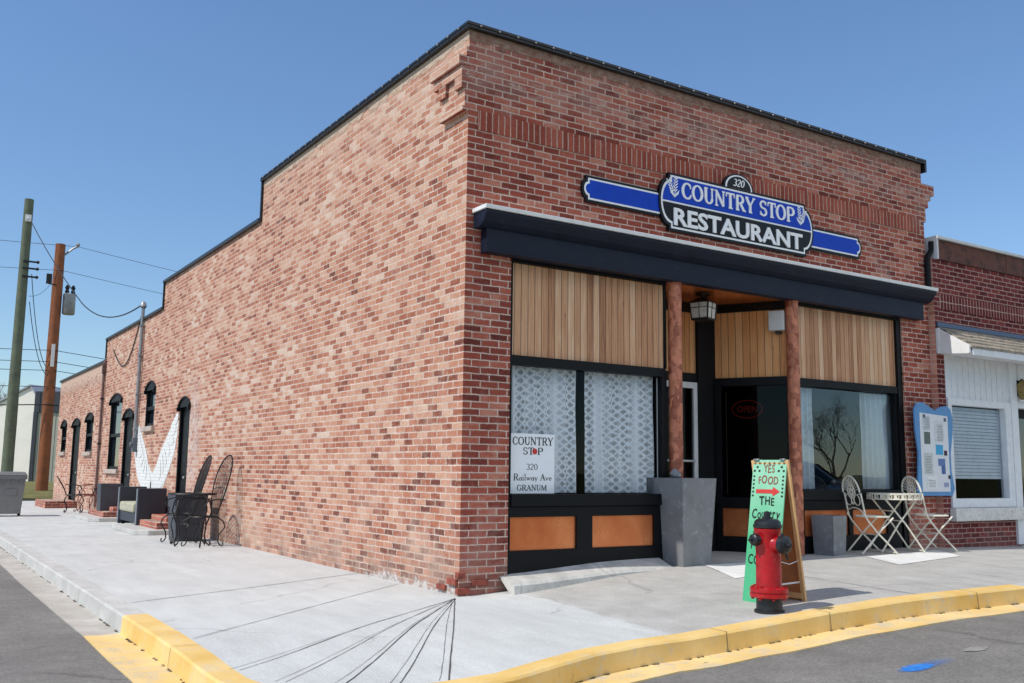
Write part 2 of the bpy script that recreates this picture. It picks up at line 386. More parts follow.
def asphalt():
    k = NT('asphalt'); o = k.obj()
    n1 = k.noise(o, .5, 6, .6); n2 = k.noise(o, 160, 2, .8); n3 = k.noise(o, 3, 6, .7)
    c = k.ramp(n1, [(.3, lin(118, 114, 109)), (.7, lin(134, 130, 124))])
    vg = k.n('TexVoronoi', {'Vector': o, 'Scale': 70.0}); agg = k.n('SeparateColor', {0: vg.outputs[1]}).outputs[0]
    v = k.math('MULTIPLY', k.math('MULTIPLY', k.maprange(n2, .3, .7, .74, 1.24), k.maprange(n3, .3, .7, .84, 1.14)), k.maprange(agg, 0, 1, .84, 1.18))
    c = k.mix(1.0, c, k.n('CombineColor', {0: v, 1: v, 2: v}).outputs[0], 'MULTIPLY')
    pale = k.maprange(k.noise(k.map(o, (1, .2, 1)), 2.6, 6, .7), .6, .75)
    c = k.mix(k.math('MULTIPLY', pale, .3), c, lin(160, 158, 155))
    vd = k.n('TexVoronoi', {'Vector': k.n('VectorMath', {0: o, 1: k.n('VectorMath', {0: k.noise(o, 1.6, 5, .65, 0, 1), 3: .45}, operation='SCALE').outputs[0]}, operation='ADD').outputs[0], 'Scale': .22}, feature='DISTANCE_TO_EDGE').outputs[0]
    crack = k.math('MULTIPLY', k.maprange(vd, .002, .007, 1, 0), k.maprange(k.noise(o, .5, 2), .44, .52))
    c = k.mix(k.math('MULTIPLY', crack, .35), c, lin(62, 60, 60))
    return k.done(k.bsdf(c, .9, 0, k.bump(k.math('ADD', n2, agg), .5, .006), .25))
M_ASPH = asphalt()
def yellow(name, c1, c2, base, lo, hi):
    k = NT(name); o = k.obj()
    n = k.noise(o, 4.5, 8, .72); n2 = k.noise(o, 40, 4, .7)
    y = k.ramp(k.noise(o, 2, 5), [(.3, c1), (.7, c2)])
    w = k.maprange(k.math('ADD', n, k.math('MULTIPLY', k.math('SUBTRACT', n2, .5), .5)), lo, hi)
    c = k.mix(w, y, base)
    sc_ = k.maprange(k.noise(k.map(o, (1, 1, .3)), 14, 6, .8), .6, .72, 0, .5); c = k.mix(sc_, c, lin(120, 100, 72))
    return k.done(k.bsdf(c, .75, 0, k.bump(n2, .3, .006), .3))
M_YEL = yellow('kerb_yellow', lin(222, 180, 98), lin(240, 208, 142), lin(208, 194, 166), .54, .74)
M_YELG = yellow('gutter_yellow', lin(226, 190, 118), lin(240, 210, 150), lin(196, 186, 166), .48, .7)
M_GUT = concrete('gutter_concrete', lin(176, 168, 156), lin(202, 195, 184), 3)
def grass_mat():
    k = NT('dry_grass'); o = k.obj()
    n = k.noise(o, 1.1, 7, .7); n2 = k.noise(o, 30, 3, .8)
    c = k.ramp(n, [(.3, lin(98, 98, 58)), (.55, lin(128, 122, 80)), (.8, lin(158, 146, 108))])
    v = k.maprange(n2, .3, .7, .7, 1.25)
    c = k.mix(1.0, c, k.n('CombineColor', {0: v, 1: v, 2: v}).outputs[0], 'MULTIPLY')
    return k.done(k.bsdf(c, .95, 0, k.bump(n2, .6, .03), .1))
M_GRASS = grass_mat()
M_JOINT = paint('dark_joint', lin(84, 82, 80), .9, var=.3, scale=30)  # dark tone of the pavement and kerb joints
M_NAVY = paint('navy_black_paint', lin(20, 28, 46), .5, var=.2, scale=3, spec=.25, dirt=lin(34, 42, 58))
M_BLACK = paint('black_paint', lin(13, 14, 17), .5, var=.15, scale=6, spec=.22)
M_COPING = paint('black_coping', lin(30, 32, 38), .4, var=.15)
M_WHITE = paint('white_trim', lin(232, 232, 230), .5, var=.05)
M_BULB = paint('frosted_bulb', lin(150, 150, 148), .3, var=.03)
def wood_mat(name, cols, w=.088):
    k = NT(name); o = k.obj(); s = k.n('SeparateXYZ', {0: o})
    # the horizontal run of the boards works for either facing
    u = k.math('SUBTRACT', s.outputs[0], k.math('MULTIPLY', s.outputs[1], .45))
    t = k.math('DIVIDE', u, w); fl = k.math('FLOOR', t); fr = k.math('FRACT', t)
    rn = k.n('TexWhiteNoise', {'W': fl}, noise_dimensions='1D').outputs[0]
    gvec = k.n('CombineXYZ', {0: k.math('MULTIPLY', u, 34.0), 1: k.math('MULTIPLY', rn, 40.0), 2: k.math('MULTIPLY', s.outputs[2], 1.3)}).outputs[0]
    g = k.noise(gvec, 1.5, 6, .65, .6)
    c = k.ramp(k.math('ADD', k.math('MULTIPLY', rn, .62), k.math('MULTIPLY', k.math('SUBTRACT', g, .34), 1.2), clamp=True), cols)
    kv = k.n('TexVoronoi', {'Vector': k.n('CombineXYZ', {0: k.math('MULTIPLY', u, 5.0), 1: k.math('MULTIPLY', s.outputs[2], 2.6), 2: 0.0}).outputs[0], 'Scale': 1.3}).outputs[0]
    c = k.mix(k.math('MULTIPLY', k.maprange(kv, .03, .07, 1, 0), .7), c, lin(96, 60, 38))
    edge = k.math('MINIMUM', fr, k.math('SUBTRACT', 1.0, fr))
    gap = k.maprange(edge, .02, .07, 1, 0)
    c = k.mix(k.math('MULTIPLY', gap, .75), c, lin(70, 48, 34))
    h = k.math('SUBTRACT', k.math('MULTIPLY', g, .3), gap)
    return k.done(k.bsdf(c, .65, 0, k.bump(h, .5, .006), .3))
M_WOOD = wood_mat('cedar_boards', [(0, lin(136, 92, 66)), (.3, lin(190, 138, 102)), (.65, lin(214, 168, 130)), (1, lin(236, 206, 174))])
M_WOOD2 = wood_mat('sheltered_cedar', [(0, lin(186, 120, 72)), (.4, lin(222, 158, 102)), (.75, lin(232, 176, 122)), (1, lin(242, 200, 154))], .085)
def copper(name, c1, c2, rough, sc_=6, metal=.85, bumpy=.2, fine=.05):
    k = NT(name); o = k.obj(); n = k.noise(o, sc_, 6, .7); n2 = k.noise(o, sc_*5, 4, .7)
    if fine > .1:
        vc = k.n('SeparateColor', {0: k.n('TexVoronoi', {'Vector': k.map(o, (1, 1, .7)), 'Scale': 17.0}, distance='CHEBYCHEV').outputs[1]}).outputs[0]
        n = k.math('ADD', k.math('MULTIPLY', n, .5), k.math('MULTIPLY', vc, .5))
    c = k.ramp(k.math('ADD', k.math('MULTIPLY', n, 1-fine), k.math('MULTIPLY', n2, fine)), [(.3, c1), (.66, c2)])
    return k.done(k.bsdf(c, k.maprange(n2 if fine > .1 else n, .3, .7, rough*.7, rough*1.3), metal, k.bump(n2 if fine > .1 else n, bumpy, .008)))
M_COPPER = copper('copper_sheet', lin(206, 106, 58), lin(236, 146, 92), .24, 1.3, .5, .1)
M_SOFFIT = copper('copper_soffit', lin(206, 108, 52), lin(220, 126, 66), .22, .8, .5, .03)
M_COL = copper('hammered_copper', lin(132, 62, 42), lin(218, 140, 106), .42, 16, .1, .9, .4)
def glass_mat(name, tint=(.9, .95, .97, 1), ior=1.5, extra=.0, gl=(.82, .93, 1, 1)):
    k = NT(name)
    fr = k.n('Fresnel', {'IOR': ior}).outputs[0]
    f = k.math('ADD', fr, extra, clamp=True)
    t = k.n('BsdfTransparent', {'Color': tint}).outputs[0]
    g = k.n('BsdfGlossy', {'Color': gl, 'Roughness': .0, 'Normal': k.bump(k.noise(k.obj(), 1.3, 2), .02, .01)}).outputs[0]
    return k.done(k.n('MixShader', {0: f, 1: t, 2: g}).outputs[0])
M_GLASS = glass_mat('window_glass', (.9, .95, .97, 1), 1.5, .04)
M_CLEAR = glass_mat('clear_window_glass', (.95, .98, 1, 1), 1.14, .01)
M_DGLASS = glass_mat('door_glass', (.3, .32, .34, 1), 1.22, .0)
def dark_pane(name, c):
    k = NT(name); n = k.noise(k.obj(), 3, 3)
    return k.done(k.bsdf(k.ramp(n, [(.3, c), (.7, tuple(x*1.6 for x in c[:3])+(1,))]), .06, 0, k.bump(n, .03, .01), .9))
M_PANE = dark_pane('dark_pane', lin(26, 32, 40))
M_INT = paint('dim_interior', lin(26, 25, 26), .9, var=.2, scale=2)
def lace(name, pattern=True):
    k = NT(name); o = k.obj(); s = k.n('SeparateXYZ', {0: o})
    x, z = s.outputs[0], s.outputs[2]
    if pattern:
        x = k.math('ADD', x, k.math('MULTIPLY', k.math('SUBTRACT', k.noise(k.map(o, (1, 0, .2)), 9, 3), .5), .09))
        a = k.math('ADD', k.math('MULTIPLY', x, 14.0), k.math('MULTIPLY', z, 11.0)); b = k.math('SUBTRACT', k.math('MULTIPLY', x, 14.0), k.math('MULTIPLY', z, 11.0))
        pa = k.math('PINGPONG', a, .5); pb = k.math('PINGPONG', b, .5)      # 0 on a thread line, .5 in the middle
        th = k.math('MINIMUM', pa, pb); thread = k.maprange(th, .13, .22, 1, 0)
        pa2 = k.math('PINGPONG', k.math('MULTIPLY', a, 2.0), .5); pb2 = k.math('PINGPONG', k.math('MULTIPLY', b, 2.0), .5)
        dots = k.maprange(k.math('MULTIPLY', pa2, pb2), .07, .12, 0, 1)
        fold = k.math('SINE', k.math('MULTIPLY_ADD', k.noise(k.map(o, (1, 0, .25)), 3, 2), 9.0, k.math('MULTIPLY', x, 30.0)))
        band = k.math('MAXIMUM', k.maprange(k.math('SINE', k.math('MULTIPLY', x, 11.0)), .62, .9), k.math('MULTIPLY', k.maprange(fold, .1, 1.0), .6))
        al = k.math('MAXIMUM', thread, k.math('MULTIPLY', dots, .25)); al = k.math('MAXIMUM', al, k.math('MULTIPLY', band, .85))
        al = k.maprange(al, 0, 1, .45, 1)
    else:
        w = k.math('SINE', k.math('MULTIPLY', x, 55.0))
        flo = k.maprange(k.noise(k.map(o, (14, 14, 14)), 1.2, 2), .45, .55)
        al = k.math('ADD', k.maprange(w, -1, 1, .86, 1.0), k.math('MULTIPLY', flo, .18), clamp=True)
    d = k.n('BsdfDiffuse', {'Color': lin(250, 251, 253)}).outputs[0]; tr = k.n('BsdfTranslucent', {'Color': lin(232, 238, 244)}).outputs[0]
    cl = k.n('MixShader', {0: .1, 1: d, 2: tr}).outputs[0]
    return k.done(k.n('MixShader', {0: al, 1: k.n('BsdfTransparent').outputs[0], 2: cl}).outputs[0])
M_LACE = lace('lace_net'); M_SHEER = lace('sheer_voile', False)
def emit(name, c, st):
    k = NT(name)
    n = k.noise(k.obj(), 20, 2)
    return k.done(k.bsdf(c, .4, 0, None, None, c, k.maprange(n, .3, .7, st*.8, st)))
M_NEON = emit('neon_red', lin(190, 52, 40), .12)
M_SBLUE = paint('sign_blue', lin(0, 66, 190), .4, var=.05, spec=.2)
M_SWHITE = paint('sign_white', lin(250, 251, 251), .4, var=.02)
M_SBLACK = paint('sign_black', lin(10, 16, 22), .4, var=.08, spec=.25)
M_GREYSLATE = paint('slate_grey_resin', lin(126, 127, 129), .55, var=.13, scale=4, bump=.2, dirt=lin(158, 160, 162))
M_DKPLANT = paint('charcoal_resin', lin(62, 66, 76), .5, var=.15, scale=5)
M_WICKER = None
def wicker():
    k = NT('charcoal_wicker'); o = k.obj()
    w = k.n('TexWave', {'Vector': o, 'Scale': 26.0, 'Distortion': 1.0}, bands_direction='Z').outputs[1]
    c = k.ramp(w, [(.2, lin(32, 34, 42)), (.8, lin(66, 70, 82))])
    return k.done(k.bsdf(c, .55, 0, k.bump(w, .6, .008)))
M_WICKER = wicker()
M_CUSH = paint('oatmeal_cushion', lin(176, 172, 150), .95, var=.18, scale=14, bump=.3)
M_IRON = paint('black_wrought_iron', lin(32, 31, 32), .5, .2, var=.2)
M_RIRON = paint('rusty_red_iron', lin(112, 56, 44), .6, .1, var=.25)
M_WIRON = paint('ivory_iron', lin(232, 226, 208), .5, 0, var=.08, scale=20, dirt=lin(176, 160, 132))
M_RED = paint('hydrant_red', lin(168, 16, 26), .32, 0, var=.2, scale=10, bump=.12, dirt=lin(168, 60, 58))
M_HBLK = paint('hydrant_black', lin(30, 32, 36), .4, 0, var=.2, bump=.15)
def mint():
    k = NT('mint_board_paint'); o = k.obj(); z = k.n('SeparateXYZ', {0: o}).outputs[2]; n = k.noise(o, 5, 6, .7)
    g = k.maprange(k.math('ADD', z, k.math('MULTIPLY', k.math('SUBTRACT', n, .5), .5)), .55, 1.05)
    c = k.mix(g, lin(74, 178, 126), lin(146, 206, 172)); c = k.mix(k.maprange(k.noise(o, 26, 6, .75), .6, .7, 0, .5), c, lin(168, 186, 166))
    return k.done(k.bsdf(c, .6, 0, k.bump(n, .1, .004)))
M_MINT = mint()
M_PLY = paint('raw_plywood', lin(176, 112, 66), .75, var=.2, scale=5)
M_PINE = paint('pine_strip', lin(226, 180, 124), .6, var=.12)
M_INKB = paint('black_marker', lin(22, 30, 26), .7, var=.1); M_INKR = paint('brown_red_marker', lin(146, 78, 62), .7, var=.1); M_ARROW = paint('red_marker', lin(206, 58, 50), .7, var=.08)
M_BOARDB = paint('pale_blue_board', lin(92, 146, 196), .55, var=.1); M_PAPER = paint('notice_paper', lin(226, 228, 230), .8, var=.03)
M_ASHW = paint('old_white_boards', lin(226, 228, 230), .55, var=.06)
M_FLAKE = paint('flaking_white_sill', lin(216, 214, 208), .8, var=.1, scale=8, dirt=lin(140, 120, 108), bump=.3)
M_FASCIA = paint('weathered_dark_wood', lin(98, 62, 52), .85, var=.5, scale=5, bump=.4, dirt=lin(52, 40, 38))
M_GREYTRIM = paint('grey_metal_trim', lin(210, 212, 212), .5, 0, var=.08)
M_SHINGLE = paint('cedar_shingle', lin(150, 140, 126), .9, var=.35, scale=14, bump=.4, dirt=lin(90, 80, 70))
M_FLASH = paint('blue_grey_flashing', lin(82, 100, 126), .45, .3, var=.1)
M_STEEL = paint('galvanised_pipe', lin(150, 152, 154), .45, .6, var=.1)
M_GPOLE = paint('green_treated_pole', lin(96, 104, 84), .85, var=.25, scale=3, bump=.3)
M_BPOLE = paint('brown_treated_pole', lin(140, 84, 52), .85, var=.25, scale=3, bump=.3)
M_BIN = paint('grey_bin_plastic', lin(122, 122, 122), .5, var=.07)
M_BLIND = paint('white_blind', lin(186, 193, 200), .55, var=.08)
M_BAND = paint('stained_parapet_cement', lin(172, 150, 132), .9, var=.45, scale=5, bump=.5, dirt=lin(120, 72, 44))
M_MURAL = None
def mural():
    k = NT('mural_white'); o = k.obj(); s, side, u = brick_uv(k, o)
    b = k.n('TexBrick', {'Vector': k.n('CombineXYZ', {0: u, 1: s.outputs[2], 2: 0.0}).outputs[0], 'Color1': (0, 0, 0, 1), 'Color2': (1, 1, 1, 1), 'Scale': 1.0,
            'Mortar Size': .0062, 'Mortar Smooth': .25, 'Brick Width': BW, 'Row Height': BH}, offset=.5)
    c = k.mix(b.outputs[1], lin(230, 230, 227), lin(218, 216, 212))
    c = k.mix(k.maprange(k.noise(o, 9, 6, .7), .6, .72, 0, .6), c, lin(206, 150, 128))
    wn = k.math('ADD', k.noise(o, 14, 6, .75), k.math('MULTIPLY', b.outputs[1], .1))
    return k.done(k.n('MixShader', {0: k.maprange(wn, .64, .76, .98, .3), 1: k.n('BsdfTransparent').outputs[0], 2: k.bsdf(c, .85, 0, k.bump(k.math('SUBTRACT', 1.0, b.outputs[1]), .8, .01))}).outputs[0])
M_MURAL = mural()
M_STEPB = brick_mat('step_brick', PF, [(0, lin(150, 74, 60)), (.5, lin(190, 104, 84)), (1, lin(206, 130, 108))], lin(206, 182, 164), lin(214, 190, 172), worn=.2)
M_SHEDW = paint('cream_metal_siding', lin(232, 228, 216), .5, var=.04, scale=1)
M_SHEDG = paint('sage_metal_siding', lin(160, 162, 148), .5, var=.06, scale=1)
M_SHEDD = paint('dark_metal_fascia', lin(52, 56, 62), .5, var=.08, scale=1)
M_BARK = paint('grey_bark', lin(104, 94, 86), .95, var=.25, bump=.3)
M_SILVER = paint('silver_car_paint', lin(170, 174, 178), .22, .6, var=.03)
M_TYRE = paint('tyre_rubber', lin(26, 26, 27), .8, var=.1)
M_CARGLASS = dark_pane('car_glass', lin(22, 26, 30))
M_CABLE = paint('cable_black', lin(30, 32, 36), .6, var=.1)
M_LANTG = glass_mat('lantern_glass', (.85, .82, .75, 1), 1.45, .03)
M_LANTB = emit('lantern_bulb', lin(255, 226, 176), 2.2)
M_BRONZE = paint('dark_bronze', lin(62, 54, 48), .4, .6, var=.15)
M_SPEAK = paint('pale_grey_plastic', lin(206, 206, 204), .5, var=.04)
M_SOIL = paint('potting_soil', lin(60, 48, 40), .95, var=.3, scale=30, bump=.5)
M_BLUEMARK = yellow('blue_spray_paint', lin(30, 120, 214), lin(50, 140, 226), lin(112, 116, 124), .52, .68)

# ------------------------------------------------------------------ ground
def grid(xs, ys, zf, keep=None):
    mb = MB(); idx = {}
    for i, x in enumerate(xs):
        for j, y in enumerate(ys):
            idx[i, j] = len(mb.v); mb.v.append(Vector((x, y, zf(x, y))))
    for i in range(len(xs)-1):
        for j in range(len(ys)-1):
            if keep is None or keep((xs[i]+xs[i+1])/2, (ys[j]+ys[j+1])/2):
                mb.f.append([idx[i, j], idx[i+1, j], idx[i+1, j+1], idx[i, j+1]]); mb.s.append(True)
    return mb
def lsp(a, b, n): return [a+(b-a)*i/n for i in range(n+1)]
tx = [-900, -400, -200, -100, -60]+lsp(-40, 60, 100)+[80, 120, 200, 400, 900]
ty = [-900, -400, -200, -100, -60]+lsp(-40, 100, 140)+[130, 200, 400, 900]
def terr(x, y):
    a = ss(27.6, 31, y)*ss(-3.3, -2.6, x)*(1-ss(55, 75, y)*.4)
    t = -.25+a*.50
    if y < -14: t += ss(-14, -17, y)*.22
    t += random.uniform(-.02, .02)*a
    return t
struct('ground', grid(tx, ty, terr), M_GRASS)
def strz(x, y): return gz(x, max(min(y, 27), -3.2)) - .15
rx = [-12.5]+lsp(-11.5, 16, 55)+lsp(18, 90, 24); ry = [-14.2]+lsp(-13.5, 8, 43)+lsp(10, 120, 30)
struct('road', grid(rx, ry, strz, lambda x, y: not (x > -2.6 and y > -2.4)), M_ASPH)

# kerb path (outer top edge)
op = [(-3.06, y) for y in [29, 27, 24, 21, 18, 15.5, 13, 11, 9, 7.5, 6, 4.5, 3, 1.6, .22, -.9, -1.7, -2.2]]
for i in range(1, 8):
    a = R(180+90*i/8); op.append((-2.3+.76*math.cos(a), -2.3+.82*math.sin(a)))
op += [(-2.2, -3.13), (-1.85, -3.16), (-1.4, -3.15), (-1.0, -3.04), (-.6, -2.95), (-.1, -2.91), (.3, -2.92), (.7, -2.93), (1.05, -2.94), (1.4, -2.95), (1.74, -2.955)]
op += [(1.9, -2.95), (2.3, -2.96), (2.7, -2.98), (3.1, -3.0), (3.6, -3.02), (4.1, -3.04), (4.62, -3.06), (5.4, -3.08), (6.5, -3.1), (8, -3.1), (10, -3.1), (13, -3.1), (17, -3.1), (22, -3.1), (30, -3.1), (45, -3.1), (90, -3.1)]
i_y0 = 14                      # yellow begins
i_y1 = op.index((4.62, -3.06))  # yellow ends
def offs(path, d):
    out = []
    for i, p in enumerate(path):
        a = Vector(path[max(i-1, 0)]); b = Vector(path[min(i+1, len(path)-1)])
        t = (b-a).normalized(); n = Vector((-t.y, t.x))
        out.append((p[0]+n.x*d, p[1]+n.y*d))
    return out
inn = offs(op, .19); lip = offs(op, -.015); gut = offs(op, -.30)
jit = [random.uniform(-.012, .012) for _ in op]
def sweep(i0, i1, rows):
    mb = MB(); n = len(rows)
    for i in range(i0, i1+1):
        for (path, dz) in rows:
            x, y = path[i]; mb.v.append(Vector((x, y, gz(x, max(y, -3.2))+dz)))
    for k in range(i1-i0):
        for r in range(n-1):
            mb.f.append([k*n+r, k*n+r+1, (k+1)*n+r+1, (k+1)*n+r]); mb.s.append(False)
    return mb
rim = offs(op, .012)
KR = [(inn, -.05), (inn, .003), (rim, .003), (offs(op, -.004), -.012), (lip, -.17)]
N = len(op)-1
for i0, i1, m in ((0, i_y0, M_CURB), (i_y0, i_y1, M_YEL), (i_y1, N, M_CURB)):
    o = struct('kerb', sweep(i0, i1, KR), m)
gutj = [(g[0]+j, g[1]+j*1.5) for g, j in zip(gut, jit)]
for i0, i1, m in ((0, i_y0, M_GUT), (i_y0, i_y1, M_YELG), (i_y1, N, M_GUT)):
    struct('gutter', sweep(i0, i1, [(offs(op, .01), -.142), (lip, -.142), (offs(op, -.16), -.146), (gutj, -.140), (gutj, -.17)]), m)
# gutter seam dirt
mb = MB()
for i in range(0, i_y1):
    for rep_ in range(5):
        a, b = lip[i], lip[i+1]
        w0 = random.uniform(.003, .022); q = offs(op, -.018-w0)
        f0 = random.uniform(0, .9); f1 = min(1, f0+random.uniform(.03, .16)); fm = (f0+f1)/2
        P = lambda path, f: (path[i][0]+(path[i+1][0]-path[i][0])*f, path[i][1]+(path[i+1][1]-path[i][1])*f)
        pts = [P(lip, f0), P(lip, f1), P(q, fm+.3*(f1-fm)), P(q, fm-.4*(fm-f0))]
        mb.add([(x, y, gz(x, max(y, -3.2))-.1385) for x, y in pts], [(3, 2, 1, 0)])
struct('gutter_dirt', mb, paint('road_dirt', lin(84, 72, 60), .95, var=.4, scale=20))

# pavement: ruled sheet between building line and kerb
def base_pt(p):
    x, y = p
    if x < -2.7 and y > -1.75: return (.15, max(y, .0) if y > .3 else .15)
    if y < -2.65 and x > .3: return (x, 1.6 if 2.3 < x < 5.3 else .2)
    return (.15, .15)
mb = MB(); NR = 22
dense = []
for i in range(N):
    a, b = Vector(inn[i]), Vector(inn[i+1]); n = max(1, int((b-a).length/.45)) if a.x < 15 else 4
    for k in range(n): dense.append(tuple(a.lerp(b, k/n)))
dense.append(inn[N])
for p in dense:
    q = base_pt(p)
    for r in range(NR+1):
        t = r/NR; x = q[0]+(p[0]-q[0])*t; y = q[1]+(p[1]-q[1])*t
        mb.v.append(Vector((x, y, gz(x, y))))
for i in range(len(dense)-1):
    for r in range(NR):
        k = i*(NR+1)+r
        mb.f.append([k, k+1, k+NR+2, k+NR+1]); mb.s.append(True)
struct('pavement', mb, M_PAVE)
# joints
mb = MB()
def joint(p, q, w=.012, n=24, wob=.012):
    p, q = Vector(p), Vector(q); d = (q-p).normalized(); nn = Vector((-d.y, d.x)); vs = []; fs = []
    a = random.uniform(0, 6)
    for i in range(n+1):
        t = i/n; c = p.lerp(q, t)+nn*(math.sin(a+t*7)*wob*(1 if 0 < i < n else .3)+random.uniform(-.002, .002))
        ww = w*random.uniform(.6, 1.15)
        for s_ in (-1, 1):
            v = c+nn*ww*s_/2; vs.append((v.x, v.y, gz(v.x, v.y)+.004))
    for i in range(n): fs.append((2*i, 2*i+1, 2*i+3, 2*i+2))
    mb.add(vs, fs)
joint((-.02, 2.35), (-2.85, .95), .013); joint((-2.86, -1.15), (-.05, 1.2), .008, wob=.004)
for (x, y), w, dbl in (((-2.84, -2.2), .010, 1), ((-2.68, -2.58), .008, 1), ((-2.45, -2.84), .012, 1), ((-2.1, -2.93), .010, 1), ((-1.765, -2.965), .014, 1)):
    joint((-.11-.02*random.random(), -.13), (x, y), w*.75, wob=.004)
    if dbl: joint((-.22, -.25), (x-.055, y+.03), .0035, wob=.005)
joint((3.3, .0), (3.2, -2.8), .010); joint((6.2, -.05), (6.15, -2.8), .010); joint((8.9, -.1), (8.9, -2.8), .012)
joint((-.02, 6.2), (-2.85, 6.2), .011); joint((-.02, 10.0), (-2.85, 10.0), .011); joint((-.02, 14.2), (-2.85, 14.2), .011); joint((-.02, 18.5), (-2.85, 18.5), .012)
struct('pavement_joints', mb, M_JOINT)
# kerb joints
mb = MB()
def kj(i, f=.5):
    P = lambda path: Vector(path[i]).lerp(Vector(path[i+1]), f)
    d = (Vector(op[i+1])-Vector(op[i])).normalized()*.0028
    A, B, Cc = P(inn), P(offs(op, -.004)), P(offs(op, -.02)); z = gz(A.x, A.y)
    prof = [(A, z+.0055), (B, gz(B.x, max(B.y, -3.2))+.0055), (Cc, gz(Cc.x, max(Cc.y, -3.2))-.15)]
    vs = []
    for p, zz in prof:
        vs += [(p.x-d.x, p.y-d.y, zz), (p.x+d.x, p.y+d.y, zz)]
    mb.add(vs, [(0, 2, 3, 1), (2, 4, 5, 3)])
for i, f in ((3, .5), (6, .5), (9, .5), (12, .5), (15, .6), (31, .9), (35, .5), (40, .4), (45, .5), (48, .5)): kj(min(i, N-1), f)
struct('kerb_joints', mb, M_JOINT)
# reflected sunlight painted as pale patches, at the entrance, bistro set and beyond
def slab(pts, dz=.004):
    m = MB(); m.add([(x, y, gz(x, y)+dz) for x, y in pts], [tuple(range(len(pts)))]); return m
def quadgrid(a, b, c, d, n=8, dz=.005):
    m = MB(); a, b, c, d = map(Vector, (a, b, c, d))
    for i in range(n+1):
        for j in range(n+1):
            p = a.lerp(b, i/n).lerp(d.lerp(c, i/n), j/n); m.v.append(Vector((p.x, p.y, gz(p.x, p.y)+dz)))
    for i in range(n):
        for j in range(n):
            k = i*(n+1)+j; m.f.append([k, k+n+1, k+n+2, k+1]); m.s.append(True)
    return m
struct('sun_patch', quadgrid((2.55, -1.2), (3.3, -1.2), (3.75, -.35), (3.0, -.3)), M_SUNPATCH)
struct('sun_patch', quadgrid((5.1, -1.3), (6.75, -1.02), (7.2, -.4), (5.5, -.55)), M_SUNPATCH)
struct('sun_patch', quadgrid((10.2, -1.1), (12.2, -1.0), (12.2, -.3), (10.4, -.4)), M_SUNPATCH)
mb = MB()
vs = []
for i in range(24):
    a = 2*PI*i/24; x, y = 1.36+.42*math.cos(a), -4.13+.2*math.sin(a); vs.append((x, y, strz(x, y)+.005))
k = NT('blue_spray'); o = k.obj(); s_ = k.n('SeparateXYZ', {0: o})
dx = k.math('DIVIDE', k.math('SUBTRACT', s_.outputs[0], 1.27), .2); dy = k.math('DIVIDE', k.math('SUBTRACT', s_.outputs[1], -4.13), .085)
rd = k.math('ADD', k.math('SQRT', k.math('ADD', k.math('MULTIPLY', dx, dx), k.math('MULTIPLY', dy, dy))), k.math('MULTIPLY', k.math('SUBTRACT', k.noise(o, 16, 5, .7), .5), .9))
dx2 = k.math('DIVIDE', k.math('SUBTRACT', s_.outputs[0], 1.42), .3); rd2 = k.math('ADD', k.math('SQRT', k.math('ADD', k.math('MULTIPLY', dx2, dx2), k.math('MULTIPLY', dy, dy))), k.math('MULTIPLY', k.math('SUBTRACT', k.noise(o, 60, 3, .8), .5), 1.2))
al = k.math('MAXIMUM', k.maprange(rd, .6, .95, .85, 0), k.maprange(rd2, .2, 1.0, .3, 0))
M_BLUEMARK = k.done(k.n('MixShader', {0: al, 1: k.n('BsdfTransparent').outputs[0], 2: k.bsdf(k.ramp(k.noise(o, 30, 4), [(.3, lin(24, 112, 206)), (.7, lin(56, 146, 228))]), .8)}).outputs[0])
mb.add(vs, [tuple(range(24))]); struct('road_mark', mb, M_BLUEMARK)
mb = MB(); vs = []
for i in range(14):
    a = 2*PI*i/14; x, y = 2.1+.13*math.cos(a)*random.uniform(.8, 1.2), -4.05+.06*math.sin(a)*random.uniform(.8, 1.2); vs.append((x, y, strz(x, y)+.005))
mb.add(vs, [tuple(range(14))]); struct('road_mark', mb, paint('worn_white_mark', lin(146, 142, 137), .9, var=.2, scale=20))

# ------------------------------------------------------------------ main building
H, Z2, Z3, Z4 = 5.85, 5.19, 4.61, 4.02
Y1, Y2, Y3, Y4 = 6.607, 13.04, 19.35, 27.3
W = 7.84
B = thing('brick_building', 'long red brick corner building with stepped parapet and dark navy storefront', 'building')
def part(mb, name, mat, parent=B, bevel=0): return mb.build(name, mat, parent, bevel)
# front wall
mb = MB()
mb.prism([(0, -.3), (.56, -.3), (.56, 3.5), (7.2, 3.5), (7.2, -.3), (W, -.3), (W, 5.56), (7.82, 5.56), (7.82, H), (0, H)], .3, frame((0, .3, 0), (1, 0, 0), (0, 0, 1)))
part(mb, 'wall', M_BRICK)
# side wall with openings
OPEN = [(10.4, 11.17, -.3, 2.45), (15.4, 16.45, -.3, 2.46), (22.8, 24.1, -.3, 2.52), (13.35, 14.2, 2.1, 2.97), (16.85, 18.25, 1.15, 2.92), (20.65, 21.75, 1.62, 2.6), (25.35, 26.35, 1.66, 2.56)]
def topz(y): return H if y < Y1 else Z2 if y < Y2 else Z3 if y < Y3 else Z4
ysb = sorted({.3, Y1, Y2, Y3, Y4} | {o[0] for o in OPEN} | {o[1] for o in OPEN}); zsb = sorted({-.3, H, Z2, Z3, Z4} | {o[2] for o in OPEN} | {o[3] for o in OPEN})
mb = MB()
for a, b in zip(ysb, ysb[1:]):
    for c, d in zip(zsb, zsb[1:]):
        ym, zm = (a+b)/2, (c+d)/2
        if zm > topz(ym) or any(o[0] < ym < o[1] and o[2] < zm < o[3] for o in OPEN): continue
        mb.add([(0, a, c), (0, b, c), (0, b, d), (0, a, d)], [(0, 3, 2, 1)])
        mb.add([(.3, a, c), (.3, b, c), (.3, b, d), (.3, a, d)], [(0, 1, 2, 3)])
